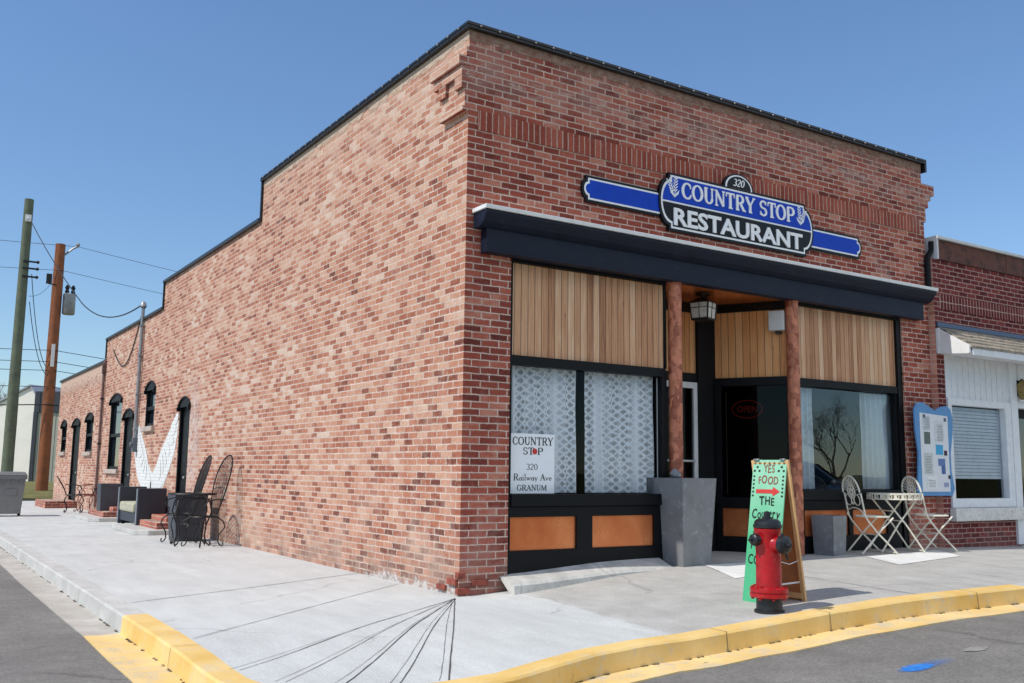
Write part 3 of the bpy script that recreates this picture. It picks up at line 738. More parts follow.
for a, b, c, d in OPEN:
    mb.add([(0, a, c), (.3, a, c), (.3, a, d), (0, a, d)], [(0, 1, 2, 3)]); mb.add([(0, b, c), (.3, b, c), (.3, b, d), (0, b, d)], [(3, 2, 1, 0)])
    mb.add([(0, a, d), (.3, a, d), (.3, b, d), (0, b, d)], [(3, 2, 1, 0)] if False else [(0, 1, 2, 3)])
    if c > 0: mb.add([(0, a, c), (.3, a, c), (.3, b, c), (0, b, c)], [(0, 3, 2, 1)])
for y, za, zb in ((Y1, Z2, H), (Y2, Z3, Z2), (Y3, Z4, Z3), (Y4, -.3, Z4)):
    mb.add([(0, y, za), (.3, y, za), (.3, y, zb), (0, y, zb)], [(0, 1, 2, 3)])
part(mb, 'wall', M_BRICK)
# rear, far side walls and roofs
mb = MB()
segs = ((.3, Y1, H), (Y1, Y2, Z2), (Y2, Y3, Z3), (Y3, Y4, Z4))
for a, b, z in segs: mb.box(7.54, W-.001, a, b, -.3, z)
mb.box(.3, 7.54, Y4-.3, Y4, -.3, Z4)
part(mb, 'wall', M_BRICK)
mb = MB()
for a, b, z in segs: mb.box(.3, 7.54, a+(.001 if a > .3 else 0), b, z-.35, z-.2)
mb.box(.3, 7.54, Y1-.1, Y1-.001, Z2-.2, H); mb.box(.3, 7.54, Y2-.1, Y2-.001, Z3-.2, Z2-.36); mb.box(.3, 7.54, Y3-.1, Y3-.001, Z4-.2, Z3-.36)
part(mb, 'roof', M_COPING)
# coping
mb = MB(); ch = .07
mb.box(-.055, 7.9, -.055, .36, H, H+ch); mb.box(-.055, .36, .36, Y1+.04, H, H+ch)
for a, b, z, zu in ((Y1, Y2, Z2, H), (Y2, Y3, Z3, Z2), (Y3, Y4, Z4, Z3)):
    mb.box(-.055, .36, a+.04, b+.04, z, z+ch-.01)
    mb.box(-.04, .36, a, a+.04, z, zu)
mb.box(7.86, 7.905, -.05, .3, H-.12, H)
part(mb, 'coping', M_COPING, bevel=.006)
# patchy old cement smeared over the top courses, below the coping
def smear_band(name, c1, c2, top, drop):
    k = NT(name); o = k.obj(); z = k.n('SeparateXYZ', {0: o}).outputs[2]
    n = k.noise(k.map(o, (1, 1, 2)), 4, 7, .72); n2 = k.noise(o, 12, 5, .7)
    al = k.maprange(k.math('ADD', k.math('DIVIDE', k.math('SUBTRACT', z, top-drop), drop), k.math('MULTIPLY', k.math('SUBTRACT', n, .5), 2.2)), .35, .6, 0, .9)
    return k.done(k.n('MixShader', {0: al, 1: k.n('BsdfTransparent').outputs[0], 2: k.bsdf(k.ramp(n2, [(.3, c1), (.7, c2)]), .9, 0, k.bump(n2, .6, .01))}).outputs[0])
mb = MB(); mb.add([(-.004, -.004, 5.5), (7.82, -.004, 5.5), (7.82, -.004, H-.002), (-.004, -.004, H-.002)], [(0, 1, 2, 3)]); part(mb, 'cement_smear', smear_band('front_cement', lin(124, 78, 60), lin(172, 148, 132), H, .2))
mb = MB(); mb.add([(-.0045, 0, 5.5), (-.0045, Y1, 5.5), (-.0045, Y1, H-.002), (-.0045, 0, H-.002)], [(3, 2, 1, 0)]); part(mb, 'cement_smear', smear_band('side_cement', lin(196, 166, 142), lin(212, 194, 174), H, .2))
mb = MB(); mb.add([(-.0045, Y3, Z4-.8), (-.0045, Y4, Z4-.8), (-.0045, Y4, Z4-.002), (-.0045, Y3, Z4-.002)], [(3, 2, 1, 0)]); part(mb, 'cement_smear', smear_band('far_cement', lin(206, 166, 144), lin(214, 190, 170), Z4, .75))
mb = MB(); mb.box(.12, 7.72, -.014, .05, 4.77, 4.98); part(mb, 'soldier_course', M_SOLD)
# corbels
mb = MB()
mb.box(-.12, -.0005, -.0, .66, 5.45, 5.55); mb.box(-.085, -.0005, 0, .62, 5.34, 5.44); mb.box(-.045, -.0005, 0, .5, 4.95, 5.33)
mb.box(-.085, -.046, .0, .15, 5.2, 5.33); mb.box(-.085, -.046, .35, .5, 5.2, 5.33); mb.box(-.07, -.046, .0, .5, 4.95, 5.0)
mb.box(-.03, -.0005, 0, .45, 5.56, 5.66)
part(mb, 'corbel', M_BRICK)
mb = MB()
for a, b, d in ((5.41, 5.56, .29), (5.32, 5.41, .2), (5.2, 5.32, .13), (4.97, 5.2, .055)): mb.box(W+.001, W+d, 0.0, .5, a, b)
part(mb, 'corbel', M_BRICK)
# broken foot of the corner pier
mb = MB()
for (x0, x1, y0, y1, z0, z1) in ((-.03, .12, -.022, .03, .02, .08), (-.035, .0, .02, .2, .1, .16), (.14, .33, -.018, .02, .095, .15), (-.028, .06, -.028, .04, .17, .23), (-.03, .0, .24, .42, .03, .085)):
    mb.box(x0, x1, y0, y1, z0, z1)
part(mb, 'loose_brick', paint('broken_brick', lin(150, 76, 60), .9, var=.35, scale=8, bump=.5, dirt=lin(120, 66, 56)), bevel=.008)
k = NT('cement_smear'); kn = k.noise(k.obj(), 7, 7, .75)
kz = k.n('SeparateXYZ', {0: k.obj()}).outputs[2]
al = k.maprange(k.math('SUBTRACT', kn, k.math('MULTIPLY', kz, 1.7)), .36, .5, 0, .75)
M_SMEAR = k.done(k.n('MixShader', {0: al, 1: k.n('BsdfTransparent').outputs[0], 2: k.bsdf(k.ramp(kn, [(.3, lin(196, 188, 180)), (.7, lin(226, 220, 214))]), .9, 0, k.bump(kn, .5, .01))}).outputs[0])
mb = MB(); mb.add([(-.004, .02, -.08), (-.004, 2.2, -.08), (-.004, 2.2, .25), (-.004, .02, .25)], [(0, 3, 2, 1)]); part(mb, 'cement_smear', M_SMEAR)
# pale mortar halo around the side door
k = NT('mortar_smudge'); o = k.obj(); kn = k.noise(o, 6, 7, .75); s = k.n('SeparateXYZ', {0: o})
dy = k.math('DIVIDE', k.math('SUBTRACT', s.outputs[1], 10.3), .85); dz = k.math('DIVIDE', k.math('SUBTRACT', s.outputs[2], 1.75), 1.35)
rad = k.math('SQRT', k.math('ADD', k.math('MULTIPLY', dy, dy), k.math('MULTIPLY', dz, dz)))
al = k.math('MULTIPLY', k.maprange(rad, .55, 1.0, 1, 0), k.maprange(kn, .42, .6, 0, .8))
M_HALO = k.done(k.n('MixShader', {0: al, 1: k.n('BsdfTransparent').outputs[0], 2: k.bsdf(lin(226, 206, 196), .9, 0, k.bump(kn, .5, .01))}).outputs[0])
mb = MB(); mb.add([(-.004, 9.2, .4), (-.004, 10.36, .4), (-.004, 10.36, 3.3), (-.004, 9.2, 3.3)], [(0, 3, 2, 1)]); mb.add([(-.0045, 10.36, 2.62), (-.0045, 11.3, 2.62), (-.0045, 11.3, 3.3), (-.0045, 10.36, 3.3)], [(0, 3, 2, 1)])
part(mb, 'mortar_smudge', M_HALO)

# side doors and windows
def arch_hood(y0, y1, z, name='arch_hood', parent=B):
    mb = MB(); yc = (y0+y1)/2; hw = (y1-y0)/2+.02; rise = .14; n = 12
    arc_ = [(-hw+2*hw*i/n, rise*(1-(-1+2*i/n)**2)) for i in range(n+1)]
    M = SIDE(-.001, yc, z-.02); mb.prism([(hw, -.05)]+arc_[::-1]+[(-hw, -.05)], .014, M)
    mb.tube([M @ Vector((x, y, .02)) for x, y in [(-hw, -.10)]+arc_+[(hw, -.10)]], .028, 5)
    for s_ in (-1, 1): mb.box(-.06, -.001, yc+s_*hw-.03, yc+s_*hw+.03, z-.14, z-.06)
    part(mb, name, M_BLACK, parent)
def side_win(y0, y1, z0, z1, rail, sill=True):
    mb = MB(); t = .07
    mb.box(.03, .14, y0+.001, y0+t, z0, z1); mb.box(.03, .14, y1-t, y1-.001, z0, z1); mb.box(.03, .14, y0+t, y1-t, z1-t, z1-.001); mb.box(.03, .14, y0+t, y1-t, z0+.001, z0+t)
    mb.box(.02, .13, y0+t, y1-t, rail-.04, rail+.04)
    f = part(mb, 'window', M_BLACK)
    m = MB(); m.box(.085, .1, y0+t, y1-t, z0+t, rail-.04); m.box(.07, .085, y0+t, y1-t, rail+.04, z1-t); part(m, 'pane', M_PANE, f)
    m = MB(); m.box(.001, .03, y1-.05, y1-.001, z0, z1); part(m, 'jamb', M_BLACK, f)
    arch_hood(y0, y1, z1, 'arch_hood', f)
    if sill: m = MB(); m.box(-.07, .03, y0-.09, y1+.09, z0-.11, z0-.001); part(m, 'sill', M_SILL, f, .008)
def side_door(y0, y1, z1):
    mb = MB(); mb.box(.06, .1, y0+.06, y1-.06, -.1, z1-.06)
    for za, zb in ((.25, .95), (1.1, 2.2)): mb.box(.045, .06, y0+.18, y1-.18, za, zb)
    d = part(mb, 'door', M_BLACK, B)
    m = MB(); m.box(.0015, .11, y0+.001, y0+.06, -.1, z1-.06); m.box(.0015, .11, y1-.06, y1-.001, -.1, z1-.06); m.box(.0015, .11, y0+.001, y1-.001, z1-.06, z1-.001); part(m, 'frame', M_BLACK, d)
    m = MB(); m.tube([(.045, y0+.14, 1.02), (.0, y0+.14, 1.02)], .012, 8); m.sphere((-.01, y0+.14, 1.02), .03, 10); part(m, 'handle', M_STEEL, d)
    arch_hood(y0, y1, z1, 'arch_hood', d)
side_door(10.4, 11.17, 2.45); side_door(15.4, 16.45, 2.46); side_door(22.8, 24.1, 2.52)
side_win(13.35, 14.2, 2.1, 2.97, 2.5); side_win(16.85, 18.25, 1.15, 2.92, 2.0); side_win(20.65, 21.75, 1.62, 2.6, 2.1); side_win(25.35, 26.35, 1.66, 2.56, 2.1)
# brick steps and pads
for y0, y1, xo in ((10.15, 12.0, .55), (14.9, 16.7, .62), (22.4, 24.6, .85)):
    m = MB(); m.box(-xo, -.003, y0, y1, -.05, .2)
    if xo < .8: m.box(-xo*.62, -.003, y0+.2, y1-.12, .2, .3)
    part(m, 'brick_step', M_STEPB, bevel=.012)
    if xo < .8:
        m = MB(); m.prism([(0, y0-.3), (-.75, y0-.3), (-.95, y0-.1), (-.95, y1+.1), (-.75, y1+.3), (0, y1+.3)], .085, Matrix.Translation((-.002, 0, 0))); part(m, 'step_pad', M_CURB, bevel=.01)
# wings mural: each wing a row of broad overlapping painted feathers
def wing(mb, inner, outer, n, w, off=0.0):
    a0, a1 = inner
    for i in range(n):
        t = i/(n-1)
        a = Vector(a0).lerp(Vector(a1), t)
        k_ = t*(len(outer)-1); j = min(int(k_), len(outer)-2); tip = Vector(outer[j]).lerp(Vector(outer[j+1]), k_-j)
        d = tip-a; Ln = d.length; d.normalize(); nn = Vector((-d.y, d.x)); poly = []
        prof = ((0, .8), (.3, 1), (.7, 1.05), (.9, .8), (.97, .45), (1, .05))
        for tt, ww in prof: poly.append(a+d*Ln*tt+nn*w*ww)
        for tt, ww in prof[::-1]: poly.append(a+d*Ln*tt-nn*w*ww)
        x = -.003-off-.0005*i
        vs = [(x, p.x, p.y) for p in poly]; ar = sum(poly[q].x*poly[(q+1) % len(poly)].y-poly[(q+1) % len(poly)].x*poly[q].y for q in range(len(poly)))
        mb.add(vs, [tuple(range(len(poly)))[::-1] if ar > 0 else tuple(range(len(poly)))])
mb = MB()
for poly in ([(13.2, 1.08), (12.6, 1.38), (12.1, 1.68), (11.62, 2.12), (11.3, 2.26), (11.22, 2.08), (11.38, 1.54), (11.76, 1.14), (12.1, .86), (12.4, .7), (13.22, .7)],
             [(13.2, 1.08), (13.6, 1.28), (14.1, 1.56), (14.5, 1.84), (14.9, 2.2), (15.06, 2.28), (15.16, 1.8), (14.96, 1.36), (14.62, 1.0), (14.2, .76), (13.9, .7), (13.22, .7)][::-1]):
    ar = sum(poly[q][0]*poly[(q+1) % len(poly)][1]-poly[(q+1) % len(poly)][0]*poly[q][1] for q in range(len(poly)))
    poly = poly[::-1] if ar > 0 else poly
    mb.add([(-.0025, y, z) for y, z in poly], [tuple(range(len(poly)))])
wing(mb, ((12.6, 1.42), (13.3, .82)), [(11.24, 2.24), (11.2, 2.0), (11.3, 1.72), (11.42, 1.5), (11.6, 1.3), (11.8, 1.12), (12.05, .95), (12.3, .84), (12.6, .78)], 12, .10)
wing(mb, ((11.75, 1.98), (12.55, 1.35)), [(11.22, 2.26), (11.5, 1.75), (12.0, 1.25), (12.5, .95)], 7, .09, .0075)
wing(mb, ((13.85, 1.42), (13.2, .82)), [(15.08, 2.26), (15.16, 2.0), (15.15, 1.76), (15.05, 1.52), (14.9, 1.3), (14.75, 1.12), (14.5, .95), (14.2, .84), (13.8, .78)], 12, .10)
wing(mb, ((14.6, 1.85), (13.8, 1.3)), [(15.08, 2.24), (14.9, 1.7), (14.4, 1.25), (13.8, .95)], 7, .09, .0075)
part(mb, 'wing_mural', M_MURAL)

# ------------------------------------------------------------------ storefront
mb = MB()   # cornice
prof = [(-.26, 3.86), (-.26, 3.83), (-.225, 3.79), (-.2, 3.745), (-.15, 3.715), (-.12, 3.70), (0, 3.70), (0, 3.86)]
n = len(prof); x0, x1 = .09, 7.68
mb.add([(x0+(.0 if p[0] < -.13 else .0), p[0], p[1]) for p in prof]+[(x1, p[0], p[1]) for p in prof], [tuple(range(n)), tuple(range(n, 2*n))[::-1]]+[(i, n+i, n+(i+1) % n, (i+1) % n) for i in range(n)])
part(mb, 'cornice', M_NAVY)
mb = MB(); mb.box(.18, 7.56, -.12, -.001, 3.47, 3.699); mb.box(.18, 7.56, -.135, -.001, 3.45, 3.47); part(mb, 'frieze', M_NAVY, bevel=.004)
mb = MB(); mb.box(.07, 7.70, -.28, -.001, 3.862, 3.905); part(mb, 'drip_edge', M_WHITE, bevel=.004)
def fpart(name, mat, *boxes, parent=B, bevel=.003):
    m = MB()
    for b in boxes: m.box(*b)
    return part(m, name, mat, parent, bevel)
z0g = 0.0
fpart('shopfront_frame', M_BLACK,
  (.561, 2.76, .02, .14, 3.42, 3.499), (.561, .6, .02, .14, z0g, 3.42), (.6, 2.74, .03, .14, 2.33, 2.43), (2.68, 2.76, .03, .14, z0g, 2.33), (2.735, 2.76, .03, .14, 2.43, 3.42),
  (.6, 2.68, .0, .14, .86, .985), (.6, 2.68, .03, .14, .75, .855), (.6, 2.68, .03, .14, z0g, .41), (1.46, 1.67, .03, .14, .41, .75), (2.55, 2.68, .03, .14, .41, .75))
fpart('shopfront_frame', M_BLACK,
  (5.0, 7.199, .02, .14, 3.42, 3.499), (7.1, 7.199, .02, .14, z0g, 3.42), (4.98, 7.1, .03, .14, 2.37, 2.47), (4.98, 5.03, .03, .14, z0g, 2.37), (7.06, 7.1, .05, .14, z0g, 2.37),
  (5.03, 7.06, .0, .14, .9, 1.03), (5.03, 7.06, .03, .14, .77, .895), (5.03, 7.06, .03, .14, z0g, .44), (5.95, 6.03, .03, .14, .44, .77), (6.76, 7.06, .03, .14, .44, .77), (5.03, 5.08, .03, .14, .44, .77), (4.98, 5.0, .02, .14, 2.47, 3.5))
fpart('timber_panel', M_WOOD, (.6, 2.735, .06, .1, 2.43, 3.42)); fpart('timber_panel', M_WOOD, (5.0, 7.1, .06, .1, 2.47, 3.42))
fpart('copper_panel', M_COPPER, (.6, 1.46, .06, .1, .41, .75)); fpart('copper_panel', M_COPPER, (1.67, 2.55, .06, .1, .41, .75))
fpart('copper_panel', M_COPPER, (5.08, 5.95, .06, .1, .44, .77)); fpart('copper_panel', M_COPPER, (6.03, 6.76, .06, .1, .44, .77))
for bx in ((.6, 2.68, .118, .124, .985, 2.33), (5.03, 7.06, .118, .124, 1.03, 2.37)):
    m = MB(); x0, x1, ya, yb, za, zb = bx; m.add([(x0, ya, za), (x1, ya, za), (x1, ya, zb), (x0, ya, zb)], [(0, 1, 2, 3)]); part(m, 'window_pane', M_CLEAR if x0 < 3 else M_GLASS)
m = MB(); m.tube([(2.672, .105, .99), (2.672, .105, 2.32)], .008, 4); part(m, 'pane_seal', M_STEEL)
# entry recess
YB = .92
fpart('shopfront_frame', M_BLACK, (2.7, 4.42, YB, YB+.08, 3.34, 3.5), (2.7, 4.42, YB, YB+.08, 2.42, 2.53), (4.10, 4.42, YB-.02, YB+.08, .0, 3.34), (2.7, 3.36, YB, YB+.08, .0, 2.42))
fpart('timber_panel', M_WOOD2, (2.7, 4.10, YB+.03, YB+.07, 2.53, 3.34))
d = fpart('door', M_GREYTRIM, (3.37, 3.45, YB, YB+.06, .2, 2.41), (4.03, 4.10, YB, YB+.06, .2, 2.41), (3.45, 4.03, YB, YB+.06, 2.33, 2.41), (3.45, 4.03, YB, YB+.06, .2, .42))
m = MB(); m.add([(3.45, YB+.03, .42), (4.03, YB+.03, .42), (4.03, YB+.03, 2.33), (3.45, YB+.03, 2.33)], [(0, 1, 2, 3)]); part(m, 'pane', M_DGLASS, d)
m = MB(); m.tube([(3.47, YB-.05, 1.38), (4.0, YB-.05, 1.38)], .014, 8); m.tube([(3.47, YB-.05, 1.38), (3.47, YB, 1.38)], .012, 6); m.tube([(4.0, YB-.05, 1.38), (4.0, YB, 1.38)], .012, 6); m.box(3.42, 3.47, YB-.03, YB, 1.24, 1.46); part(m, 'handle', M_GREYTRIM, d)
# slanted right side of the recess: local x from the back (A) to the front (Bp)
A = Vector((4.40, .90)); Bp = Vector((4.88, .04)); dv = (Bp-A); LS = dv.length
MS = frame((A.x, A.y, 0), (dv.x, dv.y, 0), (0, 0, 1))   # local z = outward normal
def spart(name, mat, *boxes, parent=B, bevel=.003):
    m = MB()
    for (u0, u1, w0, w1, z0, z1) in boxes:   # u along, w outward
        m.box(u0, u1, z0, z1, w0, w1, MS)
    return part(m, name, mat, parent, bevel)
spart('shopfront_frame', M_BLACK, (0, LS, -.06, .02, 3.36, 3.5), (0, LS, -.06, .02, 2.37, 2.48), (0, .08, -.06, .03, .0, 2.37), (LS-.05, LS, -.06, .03, .0, 2.37), (0, LS, -.06, .02, .0, .42), (.08, LS-.05, -.06, .02, .78, .92))
spart('timber_panel', M_WOOD2, (0.0, LS, -.05, -.01, 2.48, 3.36))
spart('copper_panel', M_COPPER, (.081, .42, -.05, -.0, .42, .78)); spart('copper_panel', M_COPPER, (.55, LS-.07, -.05, -.0, .42, .78)); spart('shopfront_frame', M_BLACK, (.42, .55, -.06, .02, .42, .78))
m = MB(); m.add([MS @ Vector(p) for p in ((.08, .92, -.02), (LS-.05, .92, -.02), (LS-.05, 2.37, -.02), (.08, 2.37, -.02))], [(0, 1, 2, 3)]); part(m, 'window_pane', M_DGLASS)
m = MB(); m.tube([MS @ Vector((LS*.68, .95, -.035)), MS @ Vector((LS*.68, 2.35, -.035))], .008, 5); m.tube([MS @ Vector((.14, .95, -.015)), MS @ Vector((.14, 2.3, -.015))], .006, 5); part(m, 'pane_seal', M_BRONZE)
# left side of the recess, soffit, floor, interior
fpart('shopfront_frame', M_BLACK, (2.69, 2.74, .14, YB, .0, 3.5))
m = MB(); m.prism([(2.74, .0), (4.98, .0), (4.92, .05), (4.42, YB), (2.74, YB)], .03, Matrix.Translation((0, 0, 3.47))); part(m, 'soffit', M_SOFFIT)
m = MB(); m.box(.3, 7.54, .16, 9, -.2, .19); m.box(.3, 7.54, 5.0, 5.1, .19, 3.7); m.box(.3, 7.54, .3, 5.0, 3.55, 3.7); m.box(.301, .33, .3, 5, .19, 3.55); m.box(4.955, 4.975, .2, 3.2, .19, 3.55); m.box(7.5, 7.539, .3, 5, .19, 3.55); part(m, 'interior', M_INT)  # includes unseen partition added to block window light behind the door glass
# columns
for cx in (2.865, 4.9):
    m = MB(); z0 = gz(cx, 0)
    ring = []
    prof = [(.078, z0)]; zz = z0
    while zz < 3.44:
        prof.append((.081+random.uniform(-.002, .002), zz)); zz += .09
    prof += [(.081, 3.44), (.092, 3.45), (.092, 3.469)]
    m.lathe(prof, 20, Matrix.Translation((cx, .0, 0))); part(m, 'column', M_COL)
# ledge under the left window
m = MB(); pts = []
for i in range(13):
    t = i/12; x = .47+2.15*t; yf = -.27+.05*t
    zt = gz(x, -.25)+.105*(1-t)**.8+.006
    pts.append((x, yf, zt))
n = len(pts)
vs = [(x, yf-.02, -.05) for x, yf, zt in pts]+[(x, yf+.0, zt-.03) for x, yf, zt in pts]+[(x, yf+.035, zt) for x, yf, zt in pts]+[(x, .03, zt+.05+.03*(x-.47)/2.15) for x, yf, zt in pts]
fs = []
for r in range(3):
    for i in range(n-1): fs.append((r*n+i, r*n+i+1, (r+1)*n+i+1, (r+1)*n+i))
fs.append((0, n, 2*n, 3*n)); m.add(vs, fs); part(m, 'ledge', M_LEDGE)

# curtains
def curtain(name, x0, x1, z0, z1, y, mat, label, folds, amp, gather=0):
    m = MB(); nx, nz = 90, 14
    for j in range(nz+1):
        tz = j/nz; z = z0+(z1-z0)*tz
        for i in range(nx+1):
            t = i/nx
            sq = 1-gather*math.sin(PI*(1-tz)*.9)*(.35)
            x = x0+(x1-x0)*t*1.0
            if gather: x = x0+(x1-x0)*(t if gather > 0 else t)*sq+(0 if gather > 0 else 0)
            yy = y+amp*math.sin(t*folds*2*PI+.6*math.sin(tz*2))*(1.0-.3*tz)+.004*math.sin(t*40+tz*9)
            m.v.append(Vector((x, yy, z)))
    for j in range(nz):
        for i in range(nx):
            k = j*(nx+1)+i; m.f.append([k, k+1, k+nx+2, k+nx+1]); m.s.append(True)
    o = m.build(name, mat); return tag(o, label, 'curtain', 'curtains in the shop windows')
curtain('lace_curtain', .64, 1.58, .995, 2.34, .21, M_LACE, 'white lace curtain with diamond net behind the taped window poster', 7, .04)
curtain('lace_curtain', 1.70, 2.70, .995, 2.34, .20, M_LACE, 'wide white lace curtain in the left window beside the tall planter', 8, .042)
curtain('sheer_curtain', 5.04, 5.5, 1.04, 2.36, .21, M_SHEER, 'narrow white sheer curtain at the left edge of the right shop window', 5, .022)
curtain('sheer_curtain', 6.5, 7.3, 1.04, 2.36, .21, M_SHEER, 'white sheer curtain at the right edge of the window behind the bistro table', 7, .024)

# window poster
P = thing('window_poster', 'white paper poster with dark serif lettering taped inside left shop window corner', 'poster', (.655, .112, .99))
m = MB(); m.box(.0, .56, -.003, .0, .0, .625); m.build('sheet', paint('poster_paper', lin(244, 247, 250), .7, var=.02), P)
m = MB(); T = lambda x, z: FRONT(x, -.0035, z)
serif_mb(m, 'COUNTRY', .085, T(.28, .505), .52, .001, bold=1.05); serif_mb(m, 'ST.P', .075, T(.28, .405), .26, .001, bold=1.05)
serif_mb(m, '320', .065, T(.27, .245), .15, .001, bold=.9); serif_mb(m, 'Railway Ave', .07, T(.28, .135), .49, .001, bold=1.0); serif_mb(m, 'GRANUM', .06, T(.27, .03), .38, .001, bold=1.0)
m.build('lettering', M_INKB, P)
m = MB(); 
m.lathe([(.001, 0), (.034, 0), (.034, .001), (.001, .001)], 8, T(.302, .44)); m.build('red_emblem', M_ARROW, P)

# neon sign behind the slanted glass
P = thing('neon_sign', 'unlit looking red oval neon OPEN sign hung inside dark entrance glass', 'neon sign', MS @ Vector((.40, 2.07, -.09)))
m = MB(); Mi = MS.to_3x3().to_4x4(); 
m.tube([Mi @ Vector((.2*math.cos(2*PI*i/28), .115*math.sin(2*PI*i/28), 0)) for i in range(28)], .007, 6, True); m.build('ring', M_NEON, P)
m = MB(); text_mb(m, 'OPEN', .085, Mi @ Matrix.Translation((0, -.042, 0)), .26, .0, .008); m.build('lettering', M_NEON, P)
m = MB(); m.tube([Mi @ Vector((-.1, .1, 0)), Mi @ Vector((-.1, .28, 0))], .002, 4); m.tube([Mi @ Vector((.1, .1, 0)), Mi @ Vector((.1, .28, 0))], .002, 4); m.build('hanging_wire', M_CABLE, P)
# speaker box on the slanted timber
P = thing('wall_box', 'small pale grey box mounted on timber beside the right copper column', 'speaker', MS @ Vector((LS*.86, 3.2, .0)))
m = MB(); m.box(-.1, .1, -.13, .13, -.008, .11, Mi); m.build('case', M_SPEAK, P, .012)
m = MB(); m.box(-.03, .05, -.17, -.13, .0, .04, Mi); m.build('bracket', M_BRONZE, P)
# lantern
P = thing('hanging_lantern', 'square bronze porch lantern with glass sides hung under the copper soffit', 'lantern', (3.62, .3, 3.13), R(20))
m = MB(); m.lathe([(.09, .3), (.09, .335), (.02, .34)], 16); m.tube([(0, 0, .25), (0, 0, .32)], .03, 8); m.build('ceiling_mount', M_BRONZE, P)
m = MB(); w = .125
m.hexa([(-w-.02, -w-.02, .2), (w+.02, -w-.02, .2), (w+.02, w+.02, .2), (-w-.02, w+.02, .2), (-.06, -.06, .27), (.06, -.06, .27), (.06, .06, .27), (-.06, .06, .27)])
m.box(-w*.9, w*.9, -w*.9, w*.9, -.015, .01)
for sx in (-1, 1):
    for sy in (-1, 1): m.tube([(sx*w*.86, sy*w*.86, .0), (sx*w, sy*w, .2)], .011, 5)
for i in range(4):
    M = Matrix.Rotation(PI/2*i, 4, 'Z'); m.tube([(0, -w*.87, .0), (0, -w, .2)], .005, 4, M=M); m.tube([(-w*.95, -w*.95, .14), (w*.95, -w*.95, .14)], .004, 4, M=M)
m.build('cage', M_BRONZE, P)
m = MB()
for i in range(4): m.add([(-w*.84, -w*.84, .01), (w*.84, -w*.84, .01), (w*.97, -w*.97, .2), (-w*.97, -w*.97, .2)], [(0, 1, 2, 3)], Matrix.Rotation(PI/2*i, 4, 'Z'))
m.build('glass', paint('seeded_lantern_glass', lin(226, 222, 210), .3, var=.12, scale=30, spec=.6), P)
m = MB(); m.sphere((0, 0, .09), .028, 10); m.tube([(0, 0, .1), (0, 0, .2)], .014, 8); m.build('bulb', M_LANTB, P)

# ------------------------------------------------------------------ sign over the cornice
P = thing('shop_sign', 'blue and black board sign with white lettering and wheat ears on brick front', 'sign', (3.935, 0, 4.08))
def bar(hw0, z0, z1, x0, x1, side):
    # notched end like a ticket
    e = x0 if side < 0 else x1; s_ = side; r = .055; pts = []
    other = x1 if side < 0 else x0
    arc = []
    for i in range(7):
        a = R(90*i/6); arc.append((e-s_*(.04+r*(1-1)) + s_*0, 0))
    zc = (z0+z1)/2; hz = (z1-z0)/2
    prof = [(0, hz), (0, hz-.045)]+[(math.sin(R(180*i/8))*.055, (hz-.045)*math.cos(R(180*i/8))) for i in range(1, 8)]+[(0, -hz+.045), (0, -hz)]
    poly = [(other, zc+hz)]+[(e+s_*(px-.055), zc+pz) for px, pz in prof]+[(other, zc-hz)]
    return poly
def mainpoly(g):
    L, Rr, zt, zb = -1.165-g, 1.185+g, .67+g, .02-g
    n = 14; out = [(L, zt), (Rr, zt)]
    st = .06
    for i in range(n+1):
        a = R(90-180*i/n); out.append((Rr+.155*math.cos(a), (zt+zb)/2+((zt-zb)/2-st)*math.sin(a)))
    out += [(Rr, zb), (L, zb)]
    for i in range(n+1):
        a = R(-90-180*i/n); out.append((L+.155*math.cos(a), (zt+zb)/2+((zt-zb)/2-st)*math.sin(a)))
    return out
def dome(g):
    r = .235+g; out = [(-.02-r, .69-g*0)]
    for i in range(17):
        a = R(180-180*i/16); out.append((-.02+r*math.cos(a), .70+(r*.72)*math.sin(a)))
    return out+[(-.02+r, .69)]
def lay(poly, y, t): return (poly, y, t)
zb0, zb1 = .16, .41
mbs = {}
def put(name, mat, poly, y, t):
    m = MB(); m.prism(poly, t, FRONT(0, y, 0)); return m.build(name, mat, P)
for sd, e0, e1 in ((-1, -2.44, -1.2), (1, 1.2, 2.36)):
    dz = .01 if sd < 0 else -.02
    m = MB(); m.prism(bar(0, zb0+dz-.03, zb1+dz+.03, e0-.03 if sd < 0 else e0, e1 if sd < 0 else e1+.03, sd), .03, FRONT(0, -.004, 0)); sb = m.build('side_bar', M_SBLACK, P)
    m = MB(); m.prism(bar(0, zb0+dz, zb1+dz, e0, e1, sd), .004, FRONT(0, -.034, 0)); m.build('border', M_SWHITE, sb)
    m = MB(); m.prism(bar(0, zb0+dz+.022, zb1+dz-.022, e0+.022*(sd < 0), e1-.022*(sd > 0), sd), .004, FRONT(0, -.038, 0)); m.build('face', M_SBLUE, sb)
m = MB(); m.prism(mainpoly(.03), .05, FRONT(0, -.004, 0)); m.prism(dome(.028), .05, FRONT(0, -.005, 0)); m.build('backing', M_SBLACK, P)
m = MB(); m.prism(mainpoly(0), .004, FRONT(0, -.0545, 0)); m.prism(dome(0), .004, FRONT(0, -.0555, 0)); m.build('border', M_SWHITE, P)
mp = mainpoly(-.024); zd = .34
up = [p for p in mp if p[1] > zd]; dn = [p for p in mp if p[1] < zd]
def cut(poly, z, keep_up):
    out = []; n = len(poly)
    for i in range(n):
        a, b = poly[i], poly[(i+1) % n]
        ina = (a[1] >= z) == keep_up
        if ina: out.append(a)
        if (a[1]-z)*(b[1]-z) < 0:
            t = (z-a[1])/(b[1]-a[1]); out.append((a[0]+(b[0]-a[0])*t, z))
    return out
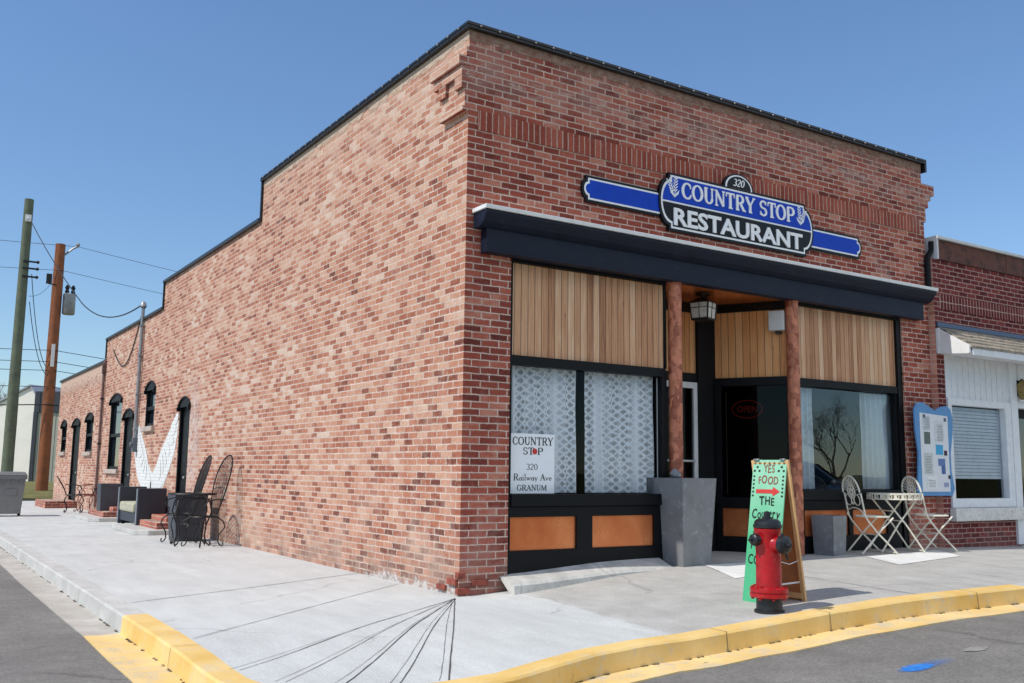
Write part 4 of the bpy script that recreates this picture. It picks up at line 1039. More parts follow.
put('face', M_SBLUE, cut(mp, zd+.011, True), -.0586, .003); put('face', M_SBLACK, cut(mp, zd-.011, False), -.0586, .003)
m = MB(); m.prism(dome(-.026), .003, FRONT(0, -.0596, 0)); m.build('face', M_SBLACK, P)
m = MB(); serif_mb(m, 'COUNTRY', .2, FRONT(-.375, -.0616, .41), 1.25, .012, bold=1.2); serif_mb(m, 'STOP', .2, FRONT(.66, -.0616, .41), .66, .012, bold=1.2)
text_mb(m, 'RESTAURANT', .2, FRONT(0.0, -.0616, .07), 2.26, .027, .012); serif_mb(m, '320', .095, FRONT(-.03, -.0626, .72), .2, .004, .22, bold=1.3)
m.build('lettering', M_SWHITE, P)
m = MB()
for cx, sgn in ((-1.13, 1), (1.13, -1)):
    for a0, L in ((-24*sgn, .2), (6*sgn, .22)):
        base = Vector((cx+.02*sgn, .40)); d = Vector((math.sin(R(a0)), math.cos(R(a0)))); nn = Vector((d.y, -d.x))
        M = FRONT(0, -.0616, 0)
        m.prism([tuple(base-nn*.006), tuple(base+nn*.006), tuple(base+d*L*.5+nn*.005), tuple(base+d*L*.5-nn*.005)], .004, M)
        for k_ in range(5):
            for s_ in (-1, 1):
                c = base+d*(L*.3+k_*L*.17); tip = c+d*.05+nn*s_*.035; mid = c+d*.03+nn*s_*.03; mid2 = c+d*.028+nn*s_*.006
                m.prism([tuple(c), tuple(mid), tuple(tip), tuple(mid2)], .004, M)
    base = Vector((cx+.02*sgn, .40))
    for s_ in (-1, 1): m.prism([tuple(base), tuple(base+Vector((s_*.06, .05))), tuple(base+Vector((s_*.075, .1))), tuple(base+Vector((s_*.02, .05)))], .004, FRONT(0, -.0618, 0))
m.build('wheat_ears', M_SWHITE, P)

# rooftop string lights
P = thing('string_lights', 'string of small round white bulbs clipped along the black roof edge', 'string lights', (0, 0, H))
m = MB(); zc = .035
m.tube([(7.85, -.062, zc), (-.062, -.062, zc), (-.062, Y1, zc)], .006, 4); m.build('wire', M_CABLE, P)
b0 = MB(); b0.sphere((0, 0, 0), .012, 8); first = None
spots = [(.1+.235*i, -.07, zc) for i in range(33)]+[(-.07, .12+.235*i, zc) for i in range(28)]
for sp in spots:
    if first is None: o = first = b0.build('bulb', M_BULB, P)
    else: o = first.copy(); col.objects.link(o)
    o.location = sp

# conduit on the side wall
P = thing('service_conduit', 'galvanised electrical service mast and meter fixed to the side brick wall', 'conduit', (-.06, 14.85, 1.45))
m = MB(); m.tube([(0, 0, .35), (0, .0, 3.3), (0, .0, 3.46)], .04, 10); m.lathe([(.045, 3.42), (.075, 3.47), (.06, 3.55), (.02, 3.59)], 12)
for z in (.6, 1.4, 2.3, 3.0): m.box(-.05, .055, -.06, .06, z, z+.03)
m.build('mast', M_STEEL, P)
m = MB(); m.box(-.05, .055, -.08, .08, .1, .42); m.lathe([(.06, 0), (.06, .04), (.04, .06), (.01, .06)], 14, frame((-.05, 0, .27), (0, -1, 0), (0, 0, 1))); m.build('meter_box', paint('dull_meter_grey', lin(96, 100, 106), .5, .3, var=.1), P)
m = MB(); pts = []
for i in range(17):
    t = i/16; y = .35+(3.5-.35)*t; z = 3.3-.5*t-.9*math.sin(PI*t)*(1-.25*t); pts.append((.04, y, z))
m.tube(pts, .014, 5); m.build('cable', M_CABLE, P)
# drain pipe between third and fourth step
P = thing('drain_pipe', 'slim dark drain pipe running down brick wall beside the tall arched window', 'drain pipe', (-.05, 19.3, 0))
m = MB(); m.tube([(0, 0, .15), (0, 0, 3.98), (.05, 0, 4.1)], .035, 8); m.box(-.05, .05, -.06, .06, 3.7, 3.95)
m.build('pipe', paint('rusty_pipe', lin(110, 86, 80), .6, .2, var=.2), P); m = MB()
for z in (.6, 1.8, 3.0): m.box(-.045, .05, -.055, .055, z, z+.04)
m.build('clamp', M_CABLE, P)
# black drain between the two buildings
P = thing('drain_pipe', 'short black drain pipe with an elbow where the two brick fronts meet', 'drain pipe', (7.83, -.05, 3.92))
m = MB(); m.tube([(0.09, 0, .75), (.09, 0, .62), (.0, 0, .52), (-.02, 0, .48), (-.02, 0, .0)], .04, 8); m.build('pipe', M_BLACK, P)

# ------------------------------------------------------------------ neighbour building
NB = thing('brick_shop', 'low dark maroon brick shop with white boarded front and shingled pent roof', 'building', (7.85, -.1, 0))
def npart(name, mat, *boxes, bevel=0, parent=NB):
    m = MB()
    for b in boxes: m.box(b[0]-7.85, b[1]-7.85, b[2]+.1, b[3]+.1, b[4], b[5])
    return m.build(name, mat, parent, bevel)
XR = 14.5
npart('wall', M_BRICKN, (7.85, XR, -.1, .2, 3.05, 4.40), (7.85, 8.03, -.1, .2, -.3, 3.05), (8.03, 9.8, -.1, .2, -.3, .585), (10.9, XR, -.1, .2, -.3, 3.05))
npart('wall', M_BRICKN, (7.85, 8.1, .2, 12, -.3, 4.4), (XR-.3, XR, .2, 12, -.3, 4.4), (8.1, XR-.3, 11.7, 12, -.3, 4.4))
npart('roof', M_COPING, (8.1, XR-.3, .2, 11.7, 4.0, 4.2))
m = MB()
for i in range(22):
    x = 7.97+i*.3; m.box(x-7.85, x-7.85+.297, -.02-random.uniform(0, .006), .2, 4.405, 4.70)
m.build('fascia_board', M_FASCIA, NB)
npart('coping', M_GREYTRIM, (7.93, XR, -.16, .3, 4.705, 4.75), (7.93, 7.968, -.14, .1, 4.4, 4.705), bevel=.004)
npart('soldier_course', M_SOLDN, (7.98, XR-.1, -.112, .1, 3.66, 3.88))
npart('flashing', M_FLASH, (7.87, XR-.4, -.13, -.101, 3.385, 3.45), bevel=.003)
# pent roof
m = MB(); ye, yw, xl, xr = -.60, -.104, 7.90, XR-.45
rows = 5; 
for r_ in range(rows):
    t0, t1 = r_/rows, (r_+1.25)/rows
    x = xl
    while x < xr:
        w = random.uniform(.1, .17); j = random.uniform(-.012, .012)
        ya, yb = yw+(ye-yw)*t0, yw+(ye-yw)*min(t1+j, 1.08); za, zb = 3.37-(.33)*t0, 3.37-.33*min(t1, 1.08)
        x2 = min(x+w-.006, xr)
        l = .012+.012*random.random()
        m.hexa([(x-7.85, yb+.1, zb), (x2-7.85, yb+.1, zb), (x2-7.85, ya+.1, za), (x-7.85, ya+.1, za), (x-7.85, yb+.1, zb+.02+l), (x2-7.85, yb+.1, zb+.02+l), (x2-7.85, ya+.1, za+.02), (x-7.85, ya+.1, za+.02)])
        x += w
m.build('pent_roof', M_SHINGLE, NB)
m = MB()
M = frame((7.90-7.85, 0, 0), (0, -1, 0), (0, 0, 1))    # local x -> -y
m.prism([(.0, 2.99), (.0, 3.36), (.04, 3.35), (.50, 3.06), (.50, 2.96), (.46, 2.95)], .035, M)
m.build('roof_end', M_WHITE, NB)
npart('roof_fascia', M_ASHW, (7.936, XR-.45, -.615, -.59, 2.93, 3.04), (7.95, XR-.45, -.59, -.104, 2.985, 3.0), bevel=.003)
npart('end_board', M_ASHW, (7.855, 7.9, -.14, -.101, 3.0, 3.36))
# white boards, window, door
m = MB(); x = 8.035
while x < 9.8:
    m.box(x-7.85, min(x+.145, 9.8)-7.85, .0, .04, 2.36, 2.985); m.box(x+.142-7.85, x+.155-7.85, -.012, .0, 2.36, 2.985); x += .147
m.build('boarding', M_ASHW, NB, .002)
w_ = npart('window', M_ASHW, (8.032, 8.12, -.13, .0, .78, 2.36), (9.5, 9.66, -.13, .0, .78, 2.36), (8.12, 9.5, -.125, .0, 2.26, 2.36), (8.12, 9.5, -.13, .0, .78, .91), bevel=.004)
m = MB(); m.add([(.27, .06, .91), (1.65, .06, .91), (1.65, .06, 2.26), (.27, .06, 2.26)], [(0, 1, 2, 3)]); m.build('pane', M_CLEAR, w_)
m = MB(); z = 2.24
while z > 1.22:
    m.hexa([(.28, .075, z-.045), (1.64, .075, z-.045), (1.64, .1, z-.0475), (.28, .1, z-.0475), (.28, .085, z), (1.64, .085, z), (1.64, .11, z-.002), (.28, .11, z-.002)]); z -= .05
m.build('blind', M_BLIND, w_)
npart('post', M_ASHW, (9.662, 9.84, -.14, .0, .22, 2.985), bevel=.004)
npart('window_sill', M_FLAKE, (8.0, 9.82, -.2, -.0, .59, .775), bevel=.012)
d = npart('door', M_BLACK, (9.9, 10.85, .1, .15, .15, 2.3)); npart('frame', M_ASHW, (9.842, 9.9, -.05, .15, .15, 2.4), (10.85, 10.899, -.05, .15, .15, 2.4), (9.9, 10.85, -.05, .15, 2.3, 2.4), parent=d)
m = MB(); m.add([(2.2, .19, 1.0), (2.85, .19, 1.0), (2.85, .19, 2.15), (2.2, .19, 2.15)], [(0, 1, 2, 3)]); m.build('pane', M_PANE, d)
npart('boarding', M_ASHW, (9.842, 10.899, -.1, -.03, 2.4, 2.985))
npart('interior', M_INT, (8.1, XR-.3, .25, .3, -.2, .6), (8.1, XR-.3, 2.5, 2.6, .6, 4.0), (8.1, XR-.3, .3, 2.5, .5, .6))
# wall lantern on the neighbour
P = thing('wall_lantern', 'weathered brass wall lantern beside the dark door of the white shopfront', 'lantern', (9.92, -.16, 2.52))
m = MB(); m.box(-.07, .07, .03, .06, -.05, .2); m.tube([(0, .04, .16), (0, -.02, .22), (0, -.05, .19)], .012, 6); m.build('bracket', M_BRONZE, P)
m = MB(); m.hexa([(-.05, -.1, -.1), (.05, -.1, -.1), (.05, 0, -.1), (-.05, 0, -.1), (-.085, -.135, .12), (.085, -.135, .12), (.085, .035, .12), (-.085, .035, .12)]); m.hexa([(-.1, -.15, .12), (.1, -.15, .12), (.1, .028, .12), (-.1, .028, .12), (-.02, -.07, .2), (.02, -.07, .2), (.02, -.03, .2), (-.02, -.03, .2)]); m.build('cage', paint('old_brass', lin(150, 130, 84), .5, .5, var=.3, scale=20), P)

# bulletin board
P = thing('notice_board', 'wavy pale blue framed notice board pinned with papers between two brick fronts', 'notice board', (7.62, -.115, .95))
out = [(-.42, .06), (-.36, .0), (.40, -.0), (.46, .1), (.40, .35), (.40, .6), (.47, .9), (.485, 1.1), (.44, 1.24), (.33, 1.28), (.2, 1.26), (.06, 1.2), (-.08, 1.26), (-.22, 1.31), (-.36, 1.29), (-.42, 1.2), (-.41, .9), (-.36, .6), (-.385, .3)]
m = MB(); m.prism(out, .03, FRONT(0, 0, 0)); m.build('frame', M_BOARDB, P, .008)
m = MB(); m.prism([(-.31, .06), (.34, .06), (.345, 1.13), (-.31, 1.16)], .004, FRONT(0, -.0305, 0)); m.build('panel', M_PAPER, P)
cols = [(lin(96, 110, 104), -.24, .72, .14, .17), (lin(70, 168, 214), .02, .58, .17, .14), (lin(60, 36, 48), .22, .57, .07, .07), (lin(100, 126, 176), .08, .42, .16, .1), (lin(78, 104, 160), .16, .3, .09, .12), (lin(206, 210, 206), -.25, .3, .2, .3), (lin(214, 218, 220), .05, .75, .2, .3), (lin(196, 204, 206), -.22, .92, .16, .2), (lin(236, 236, 232), -.2, .1, .22, .17), (lin(90, 96, 120), -.27, 1.08, .05, .05), (lin(90, 96, 120), .26, 1.05, .05, .05), (lin(40, 36, 40), .3, .24, .05, .05), (lin(150, 160, 190), .2, .12, .1, .06)]
for i, (c, x, z, w, h) in enumerate(cols):
    m = MB(); m.box(x, x+w, -.0365-.0004*i, -.0346, z, z+h, Matrix.Rotation(R(random.uniform(-2, 2)), 4, 'Y')); m.build('notice', paint('notice_tint', c, .7, var=.15, scale=25), P)
m = MB()
for i, (c, x, z, w, h) in enumerate(cols[5:9]):
    for k_ in range(int(h/.022)-2): m.box(x+.02, x+w-.03*random.random()-.02, -.0412, -.0405, z+.025+k_*.022, z+.032+k_*.022)
m.build('print_lines', paint('print_grey', lin(150, 154, 158), .8), P)

# ------------------------------------------------------------------ planters
def frustum_planter(name, label, loc, rz, wb, wt, h, mat, group='square planters on the pavement'):
    P = thing(name, label, 'planter', loc, rz, group)
    m = MB(); a, b = wb/2, wt/2; t = .035; c = b-t; zi = h-.07
    q = lambda r, z: [(-r, -r, z), (r, -r, z), (r, r, z), (-r, r, z)]
    vs = q(a, 0)+q(b, h)+q(c, h)+q(c-.01, zi)
    fs = [(3, 2, 1, 0)]
    for lo, hi in ((0, 4), (4, 8), (8, 12)):
        for i in range(4):
            j = (i+1) % 4; fs.append((lo+i, lo+j, hi+j, hi+i))
    m.add(vs, fs); m.build('pot', mat, P, .006)
    m = MB(); n = 8; r = c-.012
    for i in range(n+1):
        for j in range(n+1): m.v.append(Vector((-r+2*r*i/n, -r+2*r*j/n, zi+random.uniform(.005, .03))))
    for i in range(n):
        for j in range(n):
            k_ = i*(n+1)+j; m.f.append([k_, k_+n+1, k_+n+2, k_+1]); m.s.append(True)
    m.build('soil', M_SOIL, P)
    return P
frustum_planter('planter', 'tall tapered grey planter at the foot of the left copper column', (2.915, -.02, gz(2.9, -.2)-.01), R(5), .46, .575, .98, M_GREYSLATE)
frustum_planter('planter', 'low square grey planter beside the white bistro chair', (5.33, -.14, gz(5.3, -.1)-.005), R(8), .28, .32, .49, M_GREYSLATE)
frustum_planter('planter', 'dark tapered planter behind the black iron patio table', (-.47, 8.4, 0), 0, .44, .54, .78, M_DKPLANT)
frustum_planter('planter', 'dark square planter on the brick step at the far side door', (-.36, 15.75, .2), 0, .44, .48, .62, M_DKPLANT)
P = thing('spot_lamp', 'small grey garden spotlight resting in the tall planter', 'lamp', (2.78, -.14, 1.14))
m = MB(); m.tube([(0, 0, -.06), (0, 0, .02)], .012, 6); m.build('stake', M_CABLE, P)
m = MB(); m.lathe([(.02, 0), (.045, .02), (.06, .1), (.055, .1), (.03, .05)], 14, Matrix.Translation((0, 0, .03)) @ Matrix.Rotation(R(-60), 4, 'X')); m.build('head', M_STEEL, P)

# ------------------------------------------------------------------ hydrant
hx, hy = 1.5, -2.6
P = thing('fire_hydrant', 'red fire hydrant with black bonnet and black hose caps at yellow kerb', 'fire hydrant', (hx, hy, gz(hx, hy)-.005))
m = MB(); m.lathe([(.125, 0), (.125, .02), (.108, .03), (.106, .125)], 28); m.build('base', M_HBLK, P)
m = MB(); m.lathe([(.15, .125), (.158, .13), (.158, .158), (.15, .162), (.15, .168), (.158, .172), (.158, .2), (.15, .205), (.108, .21), (.104, .3), (.102, .5), (.104, .64), (.114, .66), (.114, .69), (.104, .695)], 32); m.build('barrel', M_RED, P)
m = MB()
for i in range(8):
    a = 2*PI*i/8+.2; T = Matrix.Translation((.138*math.cos(a), .138*math.sin(a), 0)); m.lathe([(.014, .11), (.014, .122), (.008, .124), (.008, .205), (.013, .206), (.013, .22)], 6, T, False)
m.build('flange_bolts', M_RED, P)
m = MB(); m.lathe([(.116, .695), (.12, .70), (.12, .72), (.112, .725), (.108, .75), (.085, .768), (.045, .775)], 28); m.build('bonnet', M_HBLK, P)
m = MB(); m.lathe([(.045, .775), (.045, .785), (.026, .79), (.024, .828), (.018, .832)], 5, smooth=False); m.build('operating_nut', M_HBLK, P)
def nozzle(ang, z, r, L, sz):
    M = Matrix.Translation((0, 0, z)) @ Matrix.Rotation(ang, 4, 'Z') @ Matrix.Rotation(R(90), 4, 'Y')
    m = MB(); m.lathe([(r*1.25, .05), (r*1.1, .085), (r, .1), (r, L-.03)], 22, M); nz = m.build('nozzle', M_RED, P)
    m = MB(); m.lathe([(r*1.08, L-.03), (r*1.2, L-.028), (r*1.2, L+.02), (r*.95, L+.03), (r*.4, L+.034)], 22, M); m.lathe([(r*.3, L+.033), (r*.28, L+.07)], 5, M, False)
    for i in range(10): m.box(r*1.19, r*1.25, -.008, .008, L-.022, L+.015, M @ Matrix.Rotation(2*PI*i/10, 4, 'Z'))
    m.build('hose_cap', M_HBLK, nz)
nozzle(R(-88), .565, .062, .17, 1); nozzle(R(178), .60, .04, .15, 1); nozzle(R(2), .60, .04, .15, 1)
m = MB()
for i in range(22):
    t = i/21; a = R(-30-58*t); rr = .112+.05*math.sin(PI*t); z = .60-.16*math.sin(PI*t)
    m.sphere((rr*math.cos(a), rr*math.sin(a), z), .007, 6)
m.build('cap_chain', M_HBLK, P)
m = MB()
for i, s_ in enumerate((.42, .39, .36, .33, .30, .45)):
    a = R(-68); m.box(-.008, .008, -.006+.0, .006, s_-.008, s_+.006, Matrix.Translation((.102*math.cos(a), .102*math.sin(a), 0)) @ Matrix.Rotation(a, 4, 'Z'))
m.build('cast_lettering', paint('worn_red', lin(206, 96, 92), .5, var=.2), P)

# ------------------------------------------------------------------ A-frame sign
sx, sy = 1.915, -2.28
P = thing('a_frame_sign', 'hand painted mint green sandwich board with red arrow behind the hydrant', 'sandwich board', (sx, sy, gz(sx, sy)+.0), R(2))
hw = .19; hgt = 1.24; spread = .2; L = math.hypot(hgt, spread)
zf, zbk = gz(1.72, sy)-gz(sx, sy), gz(2.1, sy)-gz(sx, sy)
def board(side):
    ft = Vector((side*spread, 0, zf if side < 0 else zbk)); tp = Vector((side*.012, 0, hgt)); ey = (tp-ft).normalized()
    ex = (0, -1, 0) if side < 0 else (0, 1, 0)
    return frame(ft, ex, ey), (tp-ft).length
Mf, Lf = board(-1); Mb_, Lb = board(1)
m = MB(); m.box(-hw, hw, 0, Lf, -.012, .0, Mf); bf = m.build('front_board', M_MINT, P, .002)
m = MB(); m.box(-hw+.004, hw-.004, .003, Lf-.003, -.016, -.0125, Mf); m.build('board_back', M_PLY, bf)
m = MB(); m.box(-hw, hw, 0, Lb, -.012, .0, Mb_); bb = m.build('rear_board', M_PLY, P, .002)
m = MB()
for s_ in (-1, 1): m.box(s_*hw-.02, s_*hw+.02, -.0, Lb, -.035, -.0125, Mb_)
m.box(-hw+.02, hw-.02, .02, .07, -.035, -.0125, Mb_); m.box(-hw+.02, hw-.02, Lb-.08, Lb-.02, -.035, -.0125, Mb_)
m.build('edge_strip', M_PINE, bb)
m = MB(); 
for yy in (-.15, .15): m.tube([(-.02, yy-.03, hgt+.004), (-.02, yy+.03, hgt+.004)], .008, 6); m.box(-.03, .03, yy-.03, yy+.03, hgt-.004, hgt+.004)
m.build('hinge', M_STEEL, P)
m = MB(); m.tube([(-.13, -hw+.01, .36), (0, -hw+.01, .33), (.13, -hw+.01, .36)], .004, 4); m.tube([(-.16, -.17, .16), (.16, -.17, .17)], .008, 4); m.build('spreader', M_WHITE, P)
def tx_(s, h, v, w, mat, bold=.02, u=0):
    # painted by hand: every letter a little off in size, slant and height
    rr = random.Random(s); parts = []; x = 0
    for ch in s:
        t = MB(); text_mb(t, ch, h*rr.uniform(.9, 1.1), Matrix.Identity(4), None, bold*rr.uniform(.5, 1.5), .002, rr.uniform(-.12, .12), 'LEFT')
        wd = max(p.x for p in t.v); ro = Matrix.Rotation(R(rr.uniform(-6, 6)), 4, 'Z'); dy = rr.uniform(-.06, .06)*h
        parts.append((t, x, ro, dy)); x += wd+h*.14
    kx = w/(x-h*.14); m = MB()
    for t, px, ro, dy in parts:
        M = Mf @ Matrix.Translation((u-w/2+px*kx, v+dy, .001)) @ Matrix.Diagonal((kx, 1, 1, 1)) @ ro
        m.add([tuple(p) for p in t.v], t.f, M)
    return m.build('lettering', mat, bf)
tx_('YES', .072, Lf-.115, .13, M_INKR, .005); tx_('FOOD', .07, Lf-.215, .22, M_INKR, .012)
m = MB(); a = Lf-.285; m.prism([(-.13, a-.018), (.06, a-.018), (.06, a-.042), (.14, a), (.06, a+.042), (.06, a+.018), (-.13, a+.018)], .002, Mf @ Matrix.Translation((0, 0, .001))); m.build('arrow', M_ARROW, bf)
tx_('THE', .075, Lf-.405, .17, M_INKB, .02); tx_('Country', .085, Lf-.525, .31, M_INKB, .012); tx_('STOP', .095, Lf-.68, .25, M_INKB, .018); tx_('HOME', .075, Lf-.80, .28, M_INKB, .0); tx_('CO', .08, Lf-.93, .12, M_INKB, .012, -.1)
m = MB()
for r_ in range(3):
    for i in range(7):
        u = -.165+.33*i/6+(.03 if r_ % 2 else 0); v = Lf-.03-.035*r_
        if abs(u) < .1 and r_ > 0: continue
        if abs(u) > .18: continue
        m.box(u-.011, u+.011, v-.009, v+.009, .001, .0025, Mf)
for i in range(6):
    for s_ in (-1, 1): m.box(s_*.165-.01, s_*.165+.01, Lf-.15-.035*i-.008, Lf-.15-.035*i+.008, .001, .0025, Mf)
m.build('dots', M_INKB, bf)

# ------------------------------------------------------------------ bistro set (ivory folding iron)
def bistro_chair(label, loc, rz):
    P = thing('bistro_chair', label, 'chair', loc, rz, 'ivory bistro chairs')
    w = .2
    m = MB()
    rail = []
    top = []
    for s_ in (-1, 1):
        pts = [(-.27, s_*w*.98, .76), (-.215, s_*w, .47), (-.17, s_*w, .40), (-.05, s_*w, .26), (.22, s_*w, .0)]
        m.tube(pts, .0115, 7)
    for s_ in (-1, 1): m.tube([(.19, s_*(w-.025), .45), (.02, s_*(w-.025), .3), (-.26, s_*(w-.025), .0)], .011, 7)
    m.tube([(.21, -w, .012), (.21, w, .012)], .009, 6); m.tube([(-.25, -w+.03, .012), (-.25, w-.03, .012)], .009, 6); m.tube([(-.03, -w, .235), (-.03, w, .235)], .009, 6)
    m.build('frame', M_WIRON, P)
    m = MB(); c = Vector((-.285, 0, .77)); tilt = Vector((-.18, 0, 1)).normalized()
    pt = lambda y, h: c+Vector((0, y, 0))+tilt*h
    arch = [pt(w*math.cos(PI*i/16), w*1.05*math.sin(PI*i/16)) for i in range(17)]; m.tube(arch, .0115, 7)
    for i in range(1, 14): a = PI*i/14; m.tube([pt(.085*math.cos(a), .085*math.sin(a)), pt(w*math.cos(a), w*1.05*math.sin(a))], .0045, 4)
    m.tube([pt(.085*math.cos(2*PI*i/18), .085*math.sin(2*PI*i/18)) for i in range(18)], .007, 5, True)
    m.tube([pt(.045*math.cos(2*PI*i/14), .045*math.sin(2*PI*i/14)) for i in range(14)], .006, 5, True)
    for i in range(8): a = 2*PI*i/8; m.tube([pt(.02*math.cos(a), .02*math.sin(a)), pt(.083*math.cos(a), .083*math.sin(a))], .008, 4)
    for s_ in (-1, 1):
        m.tube([pt(s_*(.1+.07*math.cos(2*PI*i/14)), -.1+.07*math.sin(2*PI*i/14)) for i in range(14)], .006, 5, True)
        m.tube([pt(s_*.02, -.06), pt(s_*.03, -.12), pt(s_*.0, -.16)], .006, 5)
        m.tube([pt(s_*w, -.02), pt(s_*.12, -.03)], .006, 5)
    m.tube([pt(w*math.cos(PI*i/10)*1.0, -.30+.10*math.sin(PI*i/10)) for i in range(11)], .009, 6)
    m.build('backrest', M_WIRON, P)
    m = MB(); 
    rim = [(.2*math.cos(2*PI*i/28)*1.05+.0, .205*math.sin(2*PI*i/28), .462) for i in range(28)]; m.tube(rim, .011, 6, True)
    for i in range(9):
        x = -.17+.0425*i; hh = .2*math.sqrt(max(0, 1-(x/.21)**2)); m.box(x-.009, x+.009, -hh, hh, .456, .464)
    for i in range(7):
        y = -.15+.05*i; hh = .205*math.sqrt(max(0, 1-(y/.205)**2)); m.box(-hh, hh, y-.006, y+.006, .4645, .468)
    m.build('seat', M_WIRON, P)
    return P
a1 = bistro_chair('ivory iron folding bistro chair between the low planter and round table', (5.98, -.30, gz(5.98, -.3)+.008), R(-22))
c2 = copy_tree(a1); c2['label'] = 'ivory iron folding bistro chair right of the table under the notice board'; c2.location = (7.1, -.40, gz(7.1, -.4)+.008); c2.rotation_euler.z = R(-20)
P = thing('bistro_table', 'round ivory iron folding table with pierced rim between two matching chairs', 'table', (6.45, -.30, gz(6.45, -.3)+.006), R(-25))
m = MB(); r = .34; m.lathe([(r-.01, .735), (r, .74), (r, .752), (r-.01, .756), (.02, .756)], 36); m.build('table_top', M_WIRON, P)
m = MB()
m.tube([(r*math.cos(2*PI*i/36), r*math.sin(2*PI*i/36), .68) for i in range(36)], .008, 5, True)
for i in range(24):
    a = 2*PI*i/24; b = a+2*PI/24*.55
    p = lambda an, z: (r*math.cos(an), r*math.sin(an), z)
    m.add([p(a, .682), p(b, .682), p((a+b)/2+.03, .738), p(a+.02, .738)], [(0, 1, 2, 3)]); m.tube([p(b, .735), p(b+.05, .71), p(b+.02, .685)], .006, 4)
m.build('pierced_rim', M_WIRON, P)
for s_ in (-1, 1):
    m = MB()
    for e in (-1, 1): m.tube([(e*.26, s_*.17, .73), (-e*.05, s_*.175, .36), (-e*.30, s_*.18, .0)], .011, 7)
    m.build('leg', M_WIRON, P)
m = MB()
for a_, z_ in ((.29, .02), (-.29, .02), (0, .40), (-.14, .53)):
    m = MB(); m.tube([(a_, -.178, z_), (a_, .178, z_)], .009, 6); m.build('stretcher', M_WIRON, P)

# ------------------------------------------------------------------ black wrought iron set by the side wall
def scroll_leg(x0, y0, x1, y1, z):
    d = Vector((x1-x0, y1-y0, 0)); u = d.normalized() if d.length else Vector((1, 0, 0)); p = Vector((x0, y0, 0)); L = d.length
    f = lambda s_, h: p+u*s_+Vector((0, 0, h))
    return [f(0, z), f(L*.6+.05, z*.86), f(L*.85+.06, z*.66), f(L*.6, z*.4), f(L*.45, z*.18), f(L*.75, z*.04+.012), f(L*1.15, .012), f(L*1.3, .045), f(L*1.15, .07)]
def iron_chair(label, loc, rz, mat, group, hback=.98):
    P = thing('iron_chair', label, 'chair', loc, rz, group)     # faces local +x
    m = MB(); m.tube([(.21*math.cos(2*PI*i/24), .21*math.sin(2*PI*i/24), .46) for i in range(24)], .013, 6, True)
    for i in range(9):
        y = -.17+.0425*i; hh = .2*math.sqrt(1-(y/.205)**2); m.tube([(-hh, y, .46), (hh, y, .46)], .005, 4)
    m.build('seat', mat, P)
    for sx_, sy_ in ((1, 1), (1, -1), (-1, 1), (-1, -1)):
        m = MB(); m.tube(scroll_leg(sx_*.13, sy_*.13, sx_*.2, sy_*.2, .46), .011, 6); m.build('leg', mat, P)
    m = MB(); H0 = .44; hh = hback; tilt = .26
    q = lambda y, t: (-.19-tilt*t*(.55+.45*t), y, .44+(hh)*t)
    ol = []
    for i in range(25):
        a = -PI/2+.45+(2*PI-.9)*i/24
        t = .5+.5*math.sin(a); wdt = .18*math.cos(a)*(.68+.42*t)
        ol.append(q(wdt, max(0, t)))
    m.tube(ol, .012, 6)
    for y in (-.13, -.10, -.065, -.033, 0, .033, .065, .10, .13):
        tt = .5+.5*math.sqrt(max(0, 1-(abs(y)/.19)**2)); tb = .06+.25*(abs(y)/.2)**2
        m.tube([q(y*(.7+.3*(k_/6)), tb+(tt-tb)*k_/6) for k_ in range(7)], .0055, 4)
    m.tube([q(.15*math.cos(PI*i/8+PI), .42+.06*math.sin(PI*i/8)) for i in range(9)], .006, 4)
    m.build('backrest', mat, P)
    for s_ in (-1, 1):
        m = MB(); m.tube([(-.24, s_*.19, .72), (-.05, s_*.235, .735), (.12, s_*.235, .70), (.17, s_*.22, .62), (.12, s_*.2, .55), (.14, s_*.17, .465)], .0105, 6); m.build('armrest', mat, P)
    return P
def iron_table(label, loc, mat, group, r=.36, z=.80):
    P = thing('iron_table', label, 'table', loc, R(20), group)
    m = MB(); m.tube([(r*math.cos(2*PI*i/30), r*math.sin(2*PI*i/30), z) for i in range(30)], .017, 6, True)
    for i in range(13):
        y = -r+2*r*(i+.5)/13; hh = math.sqrt(r*r-y*y); m.tube([(-hh, y, z), (hh, y, z)], .006, 4); m.tube([(y, -hh, z), (y, hh, z)], .006, 4)
    m.build('table_top', mat, P)
    for i in range(4):
        a = PI/2*i+.3; c, s_ = math.cos(a), math.sin(a); m = MB(); m.tube(scroll_leg(.2*c, .2*s_, .34*c, .34*s_, z), .013, 6); m.build('leg', mat, P)
    m = MB(); m.tube([(.2*math.cos(2*PI*i/20), .2*math.sin(2*PI*i/20), z*.42) for i in range(20)], .008, 5, True); m.build('ring', mat, P)
    return P
G1 = 'black iron patio chairs by the side wall'
ic = iron_chair('tall backed black wrought iron chair nearest the street corner', (-.58, 6.98, 0), R(203), M_IRON, G1)
c2 = copy_tree(ic); c2['label'] = 'tall backed black wrought iron chair on the far side of the iron table'; c2.location = (-.70, 7.9, 0); c2.rotation_euler.z = R(186)
iron_table('black wrought iron patio table with scrolled legs before two tall chairs', (-.66, 7.38, 0), M_IRON, None)
G2 = 'small iron chairs near the far end of the building'
ic2 = iron_chair('small black iron chair closest to the grey bin along the side wall', (-.55, 19.4, 0), R(-10), M_IRON, G2, .5)
rc = copy_tree(ic2); rc['label'] = 'rusty red iron chair leaning near the far drain pipe'; rc.location = (-.2, 19.9, 0); rc.rotation_euler.z = R(160)
rc2 = copy_tree(rc); rc2['label'] = 'rusty red iron chair closest to the dark square planter'; rc2.location = (-.2, 18.75, 0); rc2.rotation_euler.z = R(200)
